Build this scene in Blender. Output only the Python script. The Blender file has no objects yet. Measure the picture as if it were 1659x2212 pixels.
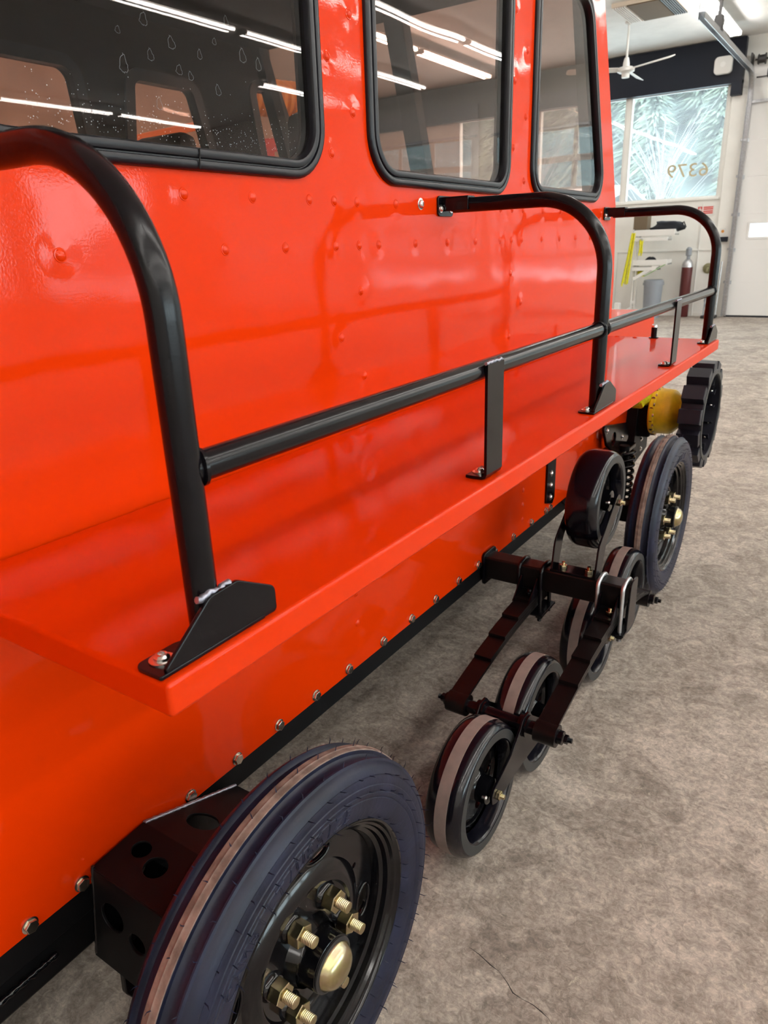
import bpy, bmesh, math, random
from mathutils import Vector, Matrix, Euler, noise
PI = math.pi
random.seed(7)
S = bpy.context.scene
COL = S.collection

# ------------------------------------------------------------------ camera, world, exposure
CAM = Vector((0.93, 0.0, 1.40))
PIT, YAW, ROL = math.radians(20.27), math.radians(34.45), math.radians(-2.2)
fw = Vector((-math.sin(YAW)*math.cos(PIT), math.cos(YAW)*math.cos(PIT), -math.sin(PIT)))
rt = Vector((math.cos(YAW), math.sin(YAW), 0))
up = rt.cross(fw)
r2 = rt*math.cos(ROL) + up*math.sin(ROL)
u2 = up*math.cos(ROL) - rt*math.sin(ROL)
cd = bpy.data.cameras.new('camera')
cam = bpy.data.objects.new('camera', cd)
COL.objects.link(cam)
cam.matrix_world = Matrix(((r2.x, u2.x, -fw.x, CAM.x), (r2.y, u2.y, -fw.y, CAM.y), (r2.z, u2.z, -fw.z, CAM.z), (0, 0, 0, 1)))
cd.sensor_fit = 'HORIZONTAL'
cd.sensor_width = 36.0
cd.lens = 1550.0/1659.0*36.0
cd.clip_start = 0.02
cd.clip_end = 500
cd.dof.use_dof = True
cd.dof.focus_distance = 1.25
cd.dof.aperture_fstop = 14.0
S.camera = cam

wd = bpy.data.worlds.new('overcast_sky')
S.world = wd
wd.use_nodes = True
bg = wd.node_tree.nodes['Background']
bg.inputs['Color'].default_value = (0.86, 0.95, 1.0, 1)
bg.inputs['Strength'].default_value = 11.0
TUBE = 40.0          # radiance of the fluorescent tubes
vs = S.view_settings
vs.view_transform = 'Standard'
vs.look = 'None'
vs.gamma = 1.0
vs.use_curve_mapping = False
vs.exposure = 0.0
S.cycles.use_denoising = True
S.cycles.use_light_tree = False
S.cycles.max_bounces = 7
S.cycles.diffuse_bounces = 3
S.cycles.glossy_bounces = 4
S.cycles.transparent_max_bounces = 12
S.cycles.caustics_reflective = False
S.cycles.caustics_refractive = False
S.cycles.adaptive_threshold = 0.04
S.cycles.adaptive_min_samples = 16
S.cycles.sample_clamp_indirect = 8.0

# ------------------------------------------------------------------ materials
MATS = {}
def mat(name, col, rough=0.5, metal=0.0, spec=0.5, coat=0.0, coat_r=0.03, var=0.0, vscale=8.0, bump=0.0, bscale=60.0, col2=None, emit=None, detail=4):
    m = bpy.data.materials.new(name)
    m.use_nodes = True
    nt = m.node_tree
    b = nt.nodes['Principled BSDF']
    b.inputs['Base Color'].default_value = (*col, 1)
    b.inputs['Roughness'].default_value = rough
    b.inputs['Metallic'].default_value = metal
    b.inputs['Specular IOR Level'].default_value = spec
    b.inputs['Coat Weight'].default_value = coat
    b.inputs['Coat Roughness'].default_value = coat_r
    tc = nt.nodes.new('ShaderNodeTexCoord')
    if var > 0 or col2:
        n = nt.nodes.new('ShaderNodeTexNoise')
        n.inputs['Scale'].default_value = vscale
        n.inputs['Detail'].default_value = detail
        nt.links.new(tc.outputs['Object'], n.inputs['Vector'])
        r = nt.nodes.new('ShaderNodeValToRGB')
        c2 = col2 or tuple(min(1, c*(1+var)) for c in col)
        c1 = col if col2 else tuple(c*(1-var) for c in col)
        r.color_ramp.elements[0].color = (*c1, 1)
        r.color_ramp.elements[1].color = (*c2, 1)
        r.color_ramp.elements[0].position = 0.35
        r.color_ramp.elements[1].position = 0.65
        nt.links.new(n.outputs['Fac'], r.inputs['Fac'])
        nt.links.new(r.outputs['Color'], b.inputs['Base Color'])
    if bump > 0:
        n = nt.nodes.new('ShaderNodeTexNoise')
        n.inputs['Scale'].default_value = bscale
        n.inputs['Detail'].default_value = 3
        nt.links.new(tc.outputs['Object'], n.inputs['Vector'])
        bp = nt.nodes.new('ShaderNodeBump')
        bp.inputs['Strength'].default_value = 1.0
        bp.inputs['Distance'].default_value = bump
        nt.links.new(n.outputs['Fac'], bp.inputs['Height'])
        nt.links.new(bp.outputs['Normal'], b.inputs['Normal'])
        if coat > 0:
            nt.links.new(bp.outputs['Normal'], b.inputs['Coat Normal'])
    if emit:
        b.inputs['Emission Color'].default_value = (*emit[:3], 1)
        b.inputs['Emission Strength'].default_value = emit[3]
    MATS[name] = m
    return m

def paint_mat(name='orange_red_paint', wave=1.0):
    m = mat(name, (0.62, 0.030, 0.0), rough=0.5, spec=0.02, coat=0.42, coat_r=0.035)
    nt = m.node_tree
    b = nt.nodes['Principled BSDF']
    tc = nt.nodes.new('ShaderNodeNewGeometry')
    prev = None
    for sc, dist, det in ((2.4, 0.0024*wave, 1), (8.0, 0.0009*wave, 1), (260.0, 0.00005, 2)):
        n = nt.nodes.new('ShaderNodeTexNoise')
        n.inputs['Scale'].default_value = sc
        n.inputs['Detail'].default_value = det
        nt.links.new(tc.outputs['Position'], n.inputs['Vector'])
        bp = nt.nodes.new('ShaderNodeBump')
        bp.inputs['Distance'].default_value = dist
        nt.links.new(n.outputs['Fac'], bp.inputs['Height'])
        if prev:
            nt.links.new(prev.outputs['Normal'], bp.inputs['Normal'])
        prev = bp
    nt.links.new(prev.outputs['Normal'], b.inputs['Coat Normal'])
    nt.links.new(prev.outputs['Normal'], b.inputs['Normal'])
    return m

def floor_mat():
    m = bpy.data.materials.new('worn_concrete')
    m.use_nodes = True
    nt = m.node_tree
    L = nt.links.new
    b = nt.nodes['Principled BSDF']
    tc = nt.nodes.new('ShaderNodeTexCoord')
    def noi(sc, det, rough=0.6, dist=0.0):
        n = nt.nodes.new('ShaderNodeTexNoise')
        n.inputs['Scale'].default_value = sc
        n.inputs['Detail'].default_value = det
        n.inputs['Roughness'].default_value = rough
        n.inputs['Distortion'].default_value = dist
        L(tc.outputs['Object'], n.inputs['Vector'])
        return n
    def ramp(n, p0, c0, p1, c1):
        r = nt.nodes.new('ShaderNodeValToRGB')
        r.color_ramp.elements[0].position = p0
        r.color_ramp.elements[0].color = (*c0, 1)
        r.color_ramp.elements[1].position = p1
        r.color_ramp.elements[1].color = (*c1, 1)
        L(n.outputs['Fac'], r.inputs['Fac'])
        return r
    def mix(f, a, c, mode='MIX'):
        x = nt.nodes.new('ShaderNodeMix')
        x.data_type = 'RGBA'
        x.blend_type = mode
        if isinstance(f, float):
            x.inputs[0].default_value = f
        else:
            L(f, x.inputs[0])
        L(a, x.inputs[6])
        L(c, x.inputs[7])
        return x.outputs[2]
    big = ramp(noi(1.7, 5, 0.68, 0.8), 0.38, (0.235, 0.195, 0.160), 0.62, (0.50, 0.435, 0.375))
    mid = ramp(noi(8.0, 6, 0.75, 1.2), 0.40, (0.25, 0.215, 0.195), 0.62, (0.66, 0.59, 0.53))
    c = mix(0.5, big.outputs['Color'], mid.outputs['Color'])
    fine = ramp(noi(60.0, 3, 0.8, 0.8), 0.34, (0.62, 0.61, 0.60), 0.68, (1.24, 1.23, 1.20))
    c = mix(1.0, c, fine.outputs['Color'], 'MULTIPLY')
    mp = nt.nodes.new('ShaderNodeMapping')
    mp.inputs['Rotation'].default_value = (0, 0, 0.55)
    mp.inputs['Scale'].default_value = (14.0, 48.0, 1.0)
    L(tc.outputs['Object'], mp.inputs['Vector'])
    ns = nt.nodes.new('ShaderNodeTexNoise')
    ns.inputs['Scale'].default_value = 1.0
    ns.inputs['Detail'].default_value = 4
    ns.inputs['Roughness'].default_value = 0.7
    ns.inputs['Distortion'].default_value = 3.0
    L(mp.outputs['Vector'], ns.inputs['Vector'])
    scr = ramp(ns, 0.36, (0.88, 0.87, 0.87), 0.66, (1.10, 1.09, 1.08))
    c = mix(1.0, c, scr.outputs['Color'], 'MULTIPLY')
    # pale worn patches and a few cracks
    sp = noi(22.0, 4, 0.8, 2.0)
    spr = ramp(sp, 0.60, (0, 0, 0), 0.70, (1, 1, 1))
    pal = nt.nodes.new('ShaderNodeRGB')
    pal.outputs[0].default_value = (0.68, 0.59, 0.46, 1)
    fm = nt.nodes.new('ShaderNodeMath')
    fm.operation = 'MULTIPLY'
    fm.inputs[1].default_value = 0.55
    L(spr.outputs['Color'], fm.inputs[0])
    c = mix(fm.outputs[0], c, pal.outputs[0])
    L(c, b.inputs['Base Color'])
    rr = ramp(noi(5.0, 3), 0.3, (0.58, 0.58, 0.58), 0.7, (0.78, 0.78, 0.78))
    L(rr.outputs['Color'], b.inputs['Roughness'])
    b.inputs['Specular IOR Level'].default_value = 0.25
    bp = nt.nodes.new('ShaderNodeBump')
    bp.inputs['Distance'].default_value = 0.0012
    L(noi(45.0, 3, 0.7).outputs['Fac'], bp.inputs['Height'])
    L(bp.outputs['Normal'], b.inputs['Normal'])
    MATS['worn_concrete'] = m
    return m

def glass_mat(name, tint, refl=1.0, ior=1.4, veil=0.0):
    m = bpy.data.materials.new(name)
    m.use_nodes = True
    nt = m.node_tree
    nt.nodes.remove(nt.nodes['Principled BSDF'])
    out = nt.nodes['Material Output']
    t = nt.nodes.new('ShaderNodeBsdfTransparent')
    t.inputs['Color'].default_value = (*tint, 1)
    g = nt.nodes.new('ShaderNodeBsdfGlossy')
    g.inputs['Roughness'].default_value = 0.0
    g.inputs['Color'].default_value = (refl, refl, refl, 1)
    f = nt.nodes.new('ShaderNodeFresnel')
    ge = nt.nodes.new('ShaderNodeNewGeometry')
    mr = nt.nodes.new('ShaderNodeMapRange')
    mr.inputs['To Min'].default_value = ior
    mr.inputs['To Max'].default_value = 1.0/ior
    nt.links.new(ge.outputs['Backfacing'], mr.inputs['Value'])
    nt.links.new(mr.outputs['Result'], f.inputs['IOR'])
    tc = nt.nodes.new('ShaderNodeTexCoord')
    n = nt.nodes.new('ShaderNodeTexNoise')
    n.inputs['Scale'].default_value = 2.2
    n.inputs['Detail'].default_value = 1
    nt.links.new(tc.outputs['Object'], n.inputs['Vector'])
    bp = nt.nodes.new('ShaderNodeBump')
    bp.inputs['Distance'].default_value = 0.0012
    nt.links.new(n.outputs['Fac'], bp.inputs['Height'])
    nt.links.new(bp.outputs['Normal'], g.inputs['Normal'])
    mx = nt.nodes.new('ShaderNodeMixShader')
    nt.links.new(f.outputs[0], mx.inputs[0])
    base = t
    if veil > 0:          # translucent veil standing in for outdoor haze, lowers contrast of the view
        tl = nt.nodes.new('ShaderNodeBsdfTranslucent')
        tl.inputs['Color'].default_value = (0.9, 0.95, 0.97, 1)
        m2 = nt.nodes.new('ShaderNodeMixShader')
        m2.inputs[0].default_value = veil
        nt.links.new(t.outputs[0], m2.inputs[1])
        nt.links.new(tl.outputs[0], m2.inputs[2])
        base = m2
    nt.links.new(base.outputs[0], mx.inputs[1])
    nt.links.new(g.outputs[0], mx.inputs[2])
    nt.links.new(mx.outputs[0], out.inputs['Surface'])
    MATS[name] = m
    return m

paint_mat()
paint_mat('orange_red_paint_stiff_sheet', 0.22)
floor_mat()
glass_mat('cab_glass', (0.80, 0.71, 0.67), ior=1.31)
glass_mat('window_glass', (0.9, 0.95, 0.95), veil=0.065)
mat('black_powder_coat', (0.0035, 0.003, 0.0045), rough=0.2, spec=0.27, bump=0.00004, bscale=500)
mat('black_gloss', (0.003, 0.003, 0.004), rough=0.12, spec=0.42)
mat('black_primer', (0.0045, 0.003, 0.003), rough=0.34, spec=0.27, var=0.25, vscale=20)
mat('black_chassis', (0.003, 0.003, 0.0035), rough=0.5, spec=0.2)
mat('rubber_gasket', (0.005, 0.005, 0.008), rough=0.33, spec=0.33)
mat('tire_rubber', (0.009, 0.011, 0.026), rough=0.42, spec=0.30, var=0.3, vscale=14, bump=0.0004, bscale=90, detail=6)  # bluish base colour carries the purple-blue sheen on the rubber
mat('worn_tread_rib', (0.20, 0.14, 0.115), rough=0.8, spec=0.2, var=0.3, vscale=40, bump=0.0006, bscale=120)
mat('polyurethane_black', (0.004, 0.004, 0.007), rough=0.16, spec=0.45)
mat('polyurethane_face', (0.022, 0.022, 0.022), rough=0.45, spec=0.35, var=0.15, vscale=30)
mat('worn_tread_band', (0.215, 0.165, 0.145), rough=0.7, spec=0.25, var=0.12, vscale=25)
mat('zinc_bolt', (0.62, 0.55, 0.46), rough=0.25, metal=1.0, var=0.15, vscale=90)
mat('yellow_zinc', (0.50, 0.46, 0.22), rough=0.24, metal=1.0, col2=(0.56, 0.45, 0.31), vscale=45)
mat('stainless', (0.72, 0.70, 0.68), rough=0.2, metal=1.0)
mat('weld_bead', (0.30, 0.30, 0.36), rough=0.3, metal=0.7, bump=0.001, bscale=300)
mat('yellow_paint', (0.86, 0.60, 0.015), rough=0.4, spec=0.5, var=0.2, vscale=15)
mat('sprocket_plastic', (0.010, 0.010, 0.016), rough=0.4, spec=0.35)
mat('wall_paint_cream', (0.89, 0.865, 0.81), rough=0.6, spec=0.3, var=0.03, vscale=3)
mat('wall_side_grey', (0.48, 0.34, 0.26), rough=0.7, spec=0.3, var=0.1, vscale=2)
mat('ceiling_white', (0.87, 0.85, 0.82), rough=0.7, spec=0.2, var=0.03, vscale=4)
mat('door_panel_white', (0.88, 0.85, 0.82), rough=0.4, spec=0.4)
mat('navy_beam', (0.006, 0.009, 0.018), rough=0.5, spec=0.3)
mat('white_enamel', (0.80, 0.78, 0.74), rough=0.35, spec=0.5)
mat('galvanized', (0.55, 0.56, 0.58), rough=0.35, metal=0.9, var=0.12, vscale=30)
mat('dark_metal', (0.03, 0.028, 0.028), rough=0.45, metal=0.4)
mat('tube_light', (1, 1, 1), emit=(1.0, 0.975, 0.93, TUBE))
mat('maroon_paint', (0.10, 0.018, 0.018), rough=0.35)
mat('yellow_strap', (0.72, 0.66, 0.01), rough=0.55, var=0.2, vscale=60)
mat('green_edge', (0.25, 0.42, 0.16), rough=0.5)
mat('grey_plastic', (0.26, 0.28, 0.31), rough=0.5)
mat('black_fabric', (0.010, 0.011, 0.016), rough=0.9)
mat('brown_card', (0.14, 0.10, 0.06), rough=0.8)
mat('sign_red', (0.62, 0.07, 0.06), rough=0.5)
mat('number_vinyl', (0.55, 0.47, 0.30), rough=0.6)
mat('orange_label', (0.7, 0.3, 0.06), rough=0.5)
mat('olive_metal', (0.22, 0.20, 0.10), rough=0.5)
mat('cab_lining', (0.020, 0.010, 0.009), rough=0.9, spec=0.1)
mat('seat_vinyl', (0.02, 0.018, 0.02), rough=0.5)
mat('orange_duct', (0.75, 0.30, 0.03), rough=0.45)
mat('orange_steel', (0.75, 0.16, 0.01), rough=0.4)
mat('red_steel', (0.55, 0.03, 0.02), rough=0.4)
mat('pale_concrete', (0.46, 0.47, 0.48), rough=0.9, var=0.15, vscale=1)  # pale concrete paving outside, lightened to brighten reflections in the paint
mat('hill_grass', (0.09, 0.11, 0.105), rough=0.95, var=0.3, vscale=0.4)
mat('conifer_needles', (0.09, 0.12, 0.11), rough=0.9, spec=0.1, col2=(0.17, 0.20, 0.14), vscale=0.9)
mat('bare_twigs', (0.17, 0.16, 0.16), rough=0.9, spec=0.1)
mat('bark', (0.12, 0.09, 0.07), rough=0.9)
mat('barn_boards', (0.10, 0.09, 0.09), rough=0.8, var=0.15, vscale=3)
mat('roof_white', (0.30, 0.305, 0.32), rough=0.6)
mat('water_mark', (0.28, 0.28, 0.30), rough=0.3)

# ------------------------------------------------------------------ helpers
def link(name, me, m=None, parent=None, loc=None, rot=None, smooth=None):
    o = bpy.data.objects.new(name, me)
    COL.objects.link(o)
    if m is not None and me is not None and len(me.materials) == 0:
        me.materials.append(MATS[m])
    if parent is not None:
        o.parent = parent
    if loc is not None:
        o.location = loc
    if rot is not None:
        o.rotation_euler = rot
    return o

def auto_smooth(me, ang=35):
    bm = bmesh.new()
    bm.from_mesh(me)
    a = math.radians(ang)
    for f in bm.faces:
        f.smooth = True
    for e in bm.edges:
        e.smooth = not (len(e.link_faces) == 2 and e.calc_face_angle(0) > a)
    bm.to_mesh(me)
    bm.free()
    return me

def from_data(v, f, ang=35, weld=False):
    me = bpy.data.meshes.new('m')
    me.from_pydata([tuple(p) for p in v], [], f)
    me.validate()
    bm = bmesh.new()
    bm.from_mesh(me)
    if weld:
        bmesh.ops.remove_doubles(bm, verts=bm.verts, dist=1e-6)
    bmesh.ops.recalc_face_normals(bm, faces=bm.faces)
    bm.to_mesh(me)
    bm.free()
    return auto_smooth(me, ang)

def box(x0, x1, y0, y1, z0, z1, bev=0.0, seg=2):
    bm = bmesh.new()
    bmesh.ops.create_cube(bm, size=1)
    for v in bm.verts:
        v.co = Vector((x0 + (v.co.x+.5)*(x1-x0), y0 + (v.co.y+.5)*(y1-y0), z0 + (v.co.z+.5)*(z1-z0)))
    if bev > 0:
        bmesh.ops.bevel(bm, geom=list(bm.edges), offset=bev, segments=seg, profile=0.5, affect='EDGES')
    me = bpy.data.meshes.new('m')
    bm.to_mesh(me)
    bm.free()
    return auto_smooth(me, 40 if bev > .015 else 15)

def join(*meshes):
    bm = bmesh.new()
    for m in meshes:
        bm.from_mesh(m)
    me = bpy.data.meshes.new('m')
    bm.to_mesh(me)
    bm.free()
    return auto_smooth(me, 19)

def xform(me, M):
    me.transform(M)
    me.update()
    return me

def tube(pts, r, seg=14, caps=True, closed=False):
    pts = [Vector(p) for p in pts]
    n = len(pts)
    v, f = [], []
    d0 = (pts[1]-pts[0]).normalized()
    ref = Vector((0, 0, 1)) if abs(d0.z) < 0.9 else Vector((1, 0, 0))
    nrm = d0.cross(ref).normalized()
    for i, p in enumerate(pts):
        if closed:
            d = (pts[(i+1) % n]-pts[i-1]).normalized()
        else:
            d = (pts[min(i+1, n-1)]-pts[max(i-1, 0)]).normalized()
        nrm = (nrm - d*nrm.dot(d)).normalized()
        b = d.cross(nrm)
        rr = r[i] if isinstance(r, (list, tuple)) else r
        for k in range(seg):
            a = 2*PI*k/seg
            v.append(p + nrm*math.cos(a)*rr + b*math.sin(a)*rr)
    m = n if closed else n-1
    for i in range(m):
        for k in range(seg):
            a, b = i*seg+k, i*seg+(k+1) % seg
            c, d = ((i+1) % n)*seg+(k+1) % seg, ((i+1) % n)*seg+k
            f.append((a, b, c, d))
    if caps and not closed:
        f.append(tuple(range(seg))[::-1])
        f.append(tuple((n-1)*seg+k for k in range(seg)))
    return from_data(v, f, 50)

def arc(c, r, a0, a1, n, plane='xz'):
    out = []
    for i in range(n+1):
        a = math.radians(a0+(a1-a0)*i/n)
        u, w = r*math.cos(a), r*math.sin(a)
        if plane == 'xz':
            out.append((c[0]+u, c[1], c[2]+w))
        elif plane == 'yz':
            out.append((c[0], c[1]+u, c[2]+w))
    return out

def lathe(prof, seg=64, ang=35):
    """prof = [(x, r)] revolved about X"""
    v, f = [], []
    n = len(prof)
    for k in range(seg):
        a = 2*PI*k/seg
        for x, r in prof:
            v.append((x, r*math.cos(a), r*math.sin(a)))
    for k in range(seg):
        k2 = (k+1) % seg
        for i in range(n-1):
            f.append((k*n+i, k*n+i+1, k2*n+i+1, k2*n+i))
    return from_data(v, f, ang, weld=True)

def roundpoly(pts, rad, n=8):
    out = []
    N = len(pts)
    for i in range(N):
        p, a, b = Vector(pts[i]), Vector(pts[i-1]), Vector(pts[(i+1) % N])
        r = rad[i] if isinstance(rad, (list, tuple)) else rad
        if r <= 0:
            out.append(p)
            continue
        da, db = (a-p).normalized(), (b-p).normalized()
        ang = da.angle(db)
        t = r/math.tan(ang/2)
        c = p + (da+db).normalized()*(r/math.sin(ang/2))
        s, e = p+da*t-c, p+db*t-c
        tot = s.angle_signed(e)
        for k in range(n+1):
            q = s.copy()
            q.rotate(Matrix.Rotation(-tot*k/n, 2))
            out.append(c+q)
    return out

def circ(cx, cy, r, n=24, sx=1.0, rot=0.0):
    o = []
    for k in range(n):
        a = 2*PI*k/n
        u, w = r*sx*math.cos(a), r*math.sin(a)
        o.append((cx+u*math.cos(rot)-w*math.sin(rot), cy+u*math.sin(rot)+w*math.cos(rot)))
    return o

def plate(outline, holes, th, plane='yz', off=0.0, bev=0.0):
    """flat plate with holes; 2-D outline put into a plane, thickness centred on off"""
    cu = bpy.data.curves.new('c', 'CURVE')
    cu.dimensions = '2D'
    cu.fill_mode = 'BOTH'
    cu.extrude = max(th/2-bev, 1e-5)
    cu.bevel_depth = bev
    cu.bevel_resolution = 1
    for loop in [outline]+list(holes):
        sp = cu.splines.new('POLY')
        sp.points.add(len(loop)-1)
        for p, q in zip(sp.points, loop):
            p.co = (q[0], q[1], 0, 1)
        sp.use_cyclic_u = True
    o = bpy.data.objects.new('c', cu)
    COL.objects.link(o)
    dg = bpy.context.evaluated_depsgraph_get()
    me = bpy.data.meshes.new_from_object(o.evaluated_get(dg))
    bpy.data.objects.remove(o)
    bpy.data.curves.remove(cu)
    me.materials.clear()
    if plane == 'yz':
        M = Matrix(((0, 0, 1, off), (1, 0, 0, 0), (0, 1, 0, 0), (0, 0, 0, 1)))
    elif plane == 'xz':
        M = Matrix(((1, 0, 0, 0), (0, 0, -1, off), (0, 1, 0, 0), (0, 0, 0, 1)))
    else:
        M = Matrix.Translation((0, 0, off))
    me.transform(M)
    bm = bmesh.new()
    bm.from_mesh(me)
    bmesh.ops.remove_doubles(bm, verts=bm.verts, dist=1e-6)
    bmesh.ops.recalc_face_normals(bm, faces=bm.faces)
    bm.to_mesh(me)
    bm.free()
    return auto_smooth(me, 19)

def sweep_loop(path, prof, plane_x=0.0):
    """path = closed 2-D (y,z) loop, prof = [(outward offset, x)] closed profile"""
    n, m = len(path), len(prof)
    P = [Vector(p) for p in path]
    area = sum(P[i].x*P[(i+1) % n].y-P[(i+1) % n].x*P[i].y for i in range(n))
    sg = 1 if area > 0 else -1
    v, f = [], []
    for i in range(n):
        e1 = P[i]-P[i-1]
        e2 = P[(i+1) % n]-P[i]
        n1 = Vector((e1.y, -e1.x)).normalized()*sg
        n2 = Vector((e2.y, -e2.x)).normalized()*sg
        nn = (n1+n2)
        nn = nn/max(0.3, nn.length_squared)*2
        for o, x in prof:
            q = P[i]+nn*o
            v.append((plane_x+x, q.x, q.y))
    for i in range(n):
        j = (i+1) % n
        for k in range(m):
            l = (k+1) % m
            f.append((i*m+k, i*m+l, j*m+l, j*m+k))
    return from_data(v, f, 40)

def text_mesh(s, size, extrude=0.0, outline=0.0, align='LEFT', sx=1.0):
    cu = bpy.data.curves.new('t', 'FONT')
    cu.body = s
    cu.size = size
    cu.align_x = align
    cu.resolution_u = 3
    if outline > 0:
        cu.fill_mode = 'NONE'
        cu.bevel_depth = outline
        cu.bevel_resolution = 1
    else:
        cu.extrude = extrude
    o = bpy.data.objects.new('t', cu)
    COL.objects.link(o)
    dg = bpy.context.evaluated_depsgraph_get()
    me = bpy.data.meshes.new_from_object(o.evaluated_get(dg))
    bpy.data.objects.remove(o)
    bpy.data.curves.remove(cu)
    me.materials.clear()
    if sx != 1.0:
        me.transform(Matrix.Scale(sx, 4, (1, 0, 0)))
    return me

def thing(name, label, cat, loc=(0, 0, 0), group=None, rot=None):
    o = link(name, None, loc=loc, rot=rot)
    return tag(o, label, cat, group)

def tag(o, label, cat, group=None):
    o['label'] = label
    o['category'] = cat
    if group:
        o['group'] = group
    return o

def struct(name, me, m, parent=None, label=None):
    o = link(name, me, m, parent)
    if parent is None:
        o['kind'] = 'structure'
    if label:
        o['label'] = label
    return o

def copy_tree(o, parent=None):
    c = o.copy()
    COL.objects.link(c)
    c.parent = parent
    for ch in o.children:
        copy_tree(ch, c)
    return c

# shared small hardware, axis along +X (head towards +X), base at x = 0
def hexbolt_mesh(r=0.010, h=0.008, flange=1.35):
    fl = lathe([(0, 0.0), (0, r*flange), (h*0.22, r*flange), (h*0.34, r*1.02), (h*0.34, 0)], 20)
    hexp = [(r*math.cos(PI/3*k), r*math.sin(PI/3*k)) for k in range(6)]
    hd = plate(hexp, [], h*0.75, 'yz', h*0.6, bev=r*0.1)
    return join(fl, hd)
def rivet_mesh(r=0.0085, h=0.0048):
    return lathe([(.0008*(1-(q/.036)**2)**2, q) for q in (.036, .033, .030, .026, .022, .018, .014)]+[(.0007, r*1.18), (0.0015, r*1.12), (0.0016, r*0.95), (h*0.55, r*0.82), (h*0.85, r*0.5), (h, 0.0)], 18, 30)
def nut_mesh(r, h, stud_r, stud_l):
    hexp = [(r*math.cos(PI/3*k), r*math.sin(PI/3*k)) for k in range(6)]
    hd = plate(hexp, [], h, 'yz', h/2, bev=r*0.09)
    st = lathe([(h*0.9, 0), (h*0.9, stud_r)] + [q for k in range(7) for q in ((h+stud_l*(k+.2)/7, stud_r), (h+stud_l*(k+.6)/7, stud_r*0.9))] + [(h+stud_l*0.97, stud_r*0.95), (h+stud_l, stud_r*0.8), (h+stud_l, 0)], 16, 25)
    return join(hd, st)
def buttonbolt_mesh(r=0.010, h=0.006):
    w = lathe([(0, 0), (0, r*1.5), (0.0015, r*1.5), (0.0018, r*1.3), (0.0018, 0)], 22)
    d = lathe([(0.0018, r), (0.0018+h*0.5, r*0.95), (0.0018+h*0.85, r*0.7), (0.0018+h, r*0.42), (0.0018+h*0.55, r*0.38), (0.0018+h*0.5, 0)], 20, 30)
    return join(w, d)
M_RIVET = rivet_mesh(); M_RIVET.materials.append(MATS['orange_red_paint'])
M_BOLT = hexbolt_mesh(0.0098, 0.0085); M_BOLT.materials.append(MATS['zinc_bolt'])
M_BUTTON = buttonbolt_mesh(0.0085, 0.006); M_BUTTON.materials.append(MATS['stainless'])
M_BUTTON_S = buttonbolt_mesh(0.0062, 0.005); M_BUTTON_S.materials.append(MATS['stainless'])
M_NUT_Y = nut_mesh(0.0105, 0.010, 0.006, 0.010); M_NUT_Y.materials.append(MATS['yellow_zinc'])
M_LUG = nut_mesh(0.0180, 0.022, 0.0095, 0.021); M_LUG.materials.append(MATS['yellow_zinc'])
M_NUT_B = nut_mesh(0.0105, 0.010, 0.0065, 0.010); M_NUT_B.materials.append(MATS['black_powder_coat'])
ROT_UP = (0, -PI/2, 0)     # x axis -> +z
ROT_DN = (0, PI/2, 0)      # x axis -> -z
ROT_NY = (0, 0, -PI/2)     # x axis -> -y

#=SETTING=#
# ------------------------------------------------------------------ the setting
CEIL = 4.36
YB = 14.5
floor = struct('floor', box(-9.2, 15.2, -7.2, YB, -0.2, 0.0), 'worn_concrete')
CRK = [(0.423, 0.995), (0.449, 0.991), (0.48, 0.982), (0.5, 0.979), (0.524, 0.966), (0.543, 0.952), (0.563, 0.95), (0.585, 0.951), (0.604, 0.947), (0.621, 0.942), (0.64, 0.928)]
link('floor_crack', tube([(x, y, -.0002) for x, y in CRK], [.0004+.0004*(i % 3) for i in range(len(CRK))], 5), 'dark_metal', floor)
struct('ceiling', box(-9.2, 15.2, -7.2, YB+0.2, CEIL, CEIL+0.2), 'ceiling_white')
struct('wall_left', box(-9.2, -9.0, -7.0, YB, 0, CEIL), 'wall_side_grey')
RWIN = [(-6.2, -2.9), (-2.2, 1.1), (1.8, 5.1), (5.8, 9.1), (9.8, 13.1)]
struct('wall_right', plate([(-7.0, 0), (YB, 0), (YB, CEIL), (-7.0, CEIL)], [[(a, .55), (b, .55), (b, 3.3), (a, 3.3)] for a, b in RWIN], .2, 'yz', 15.1), 'wall_paint_cream')
for i, (a, b) in enumerate(RWIN):
    w = struct('window_%d' % (4+i), plate([(a, .55), (b, .55), (b, 3.3), (a, 3.3)], [[(a+.05, 0.60), ((a+b)/2-.03, 0.60), ((a+b)/2-.03, 3.25), (a+.05, 3.25)], [((a+b)/2+.03, 0.60), (b-.05, 0.60), (b-.05, 3.25), ((a+b)/2+.03, 3.25)]], .06, 'yz', 15.04), 'white_enamel')
    link('window_pane', box(15.03, 15.036, a+.04, b-.04, 0.59, 3.26), 'window_glass', w)
struct('wall_rear', box(-9.2, 15.2, -7.2, -7.0, 0, CEIL), 'wall_paint_cream')
WIN = [(-6.83, -5.15), (-5.09, -3.43), (-3.37, -1.76)]
WZ = (2.0, 3.72)
DOORS = [(-1.38, 2.62), (3.45, 6.05), (6.45, 9.05), (9.9, 13.9)]
DH = 3.97
outl = [(-9.2, 0), (-9.2, CEIL), (15.2, CEIL), (15.2, 0)]
for a, b in reversed(DOORS):
    outl += [(b, 0), (b, DH), (a, DH), (a, 0)]
holes = [[(a, WZ[0]), (b, WZ[0]), (b, WZ[1]), (a, WZ[1])] for a, b in WIN]
struct('wall_back', plate(outl, holes, 0.2, 'xz', YB+0.1), 'wall_paint_cream')
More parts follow.
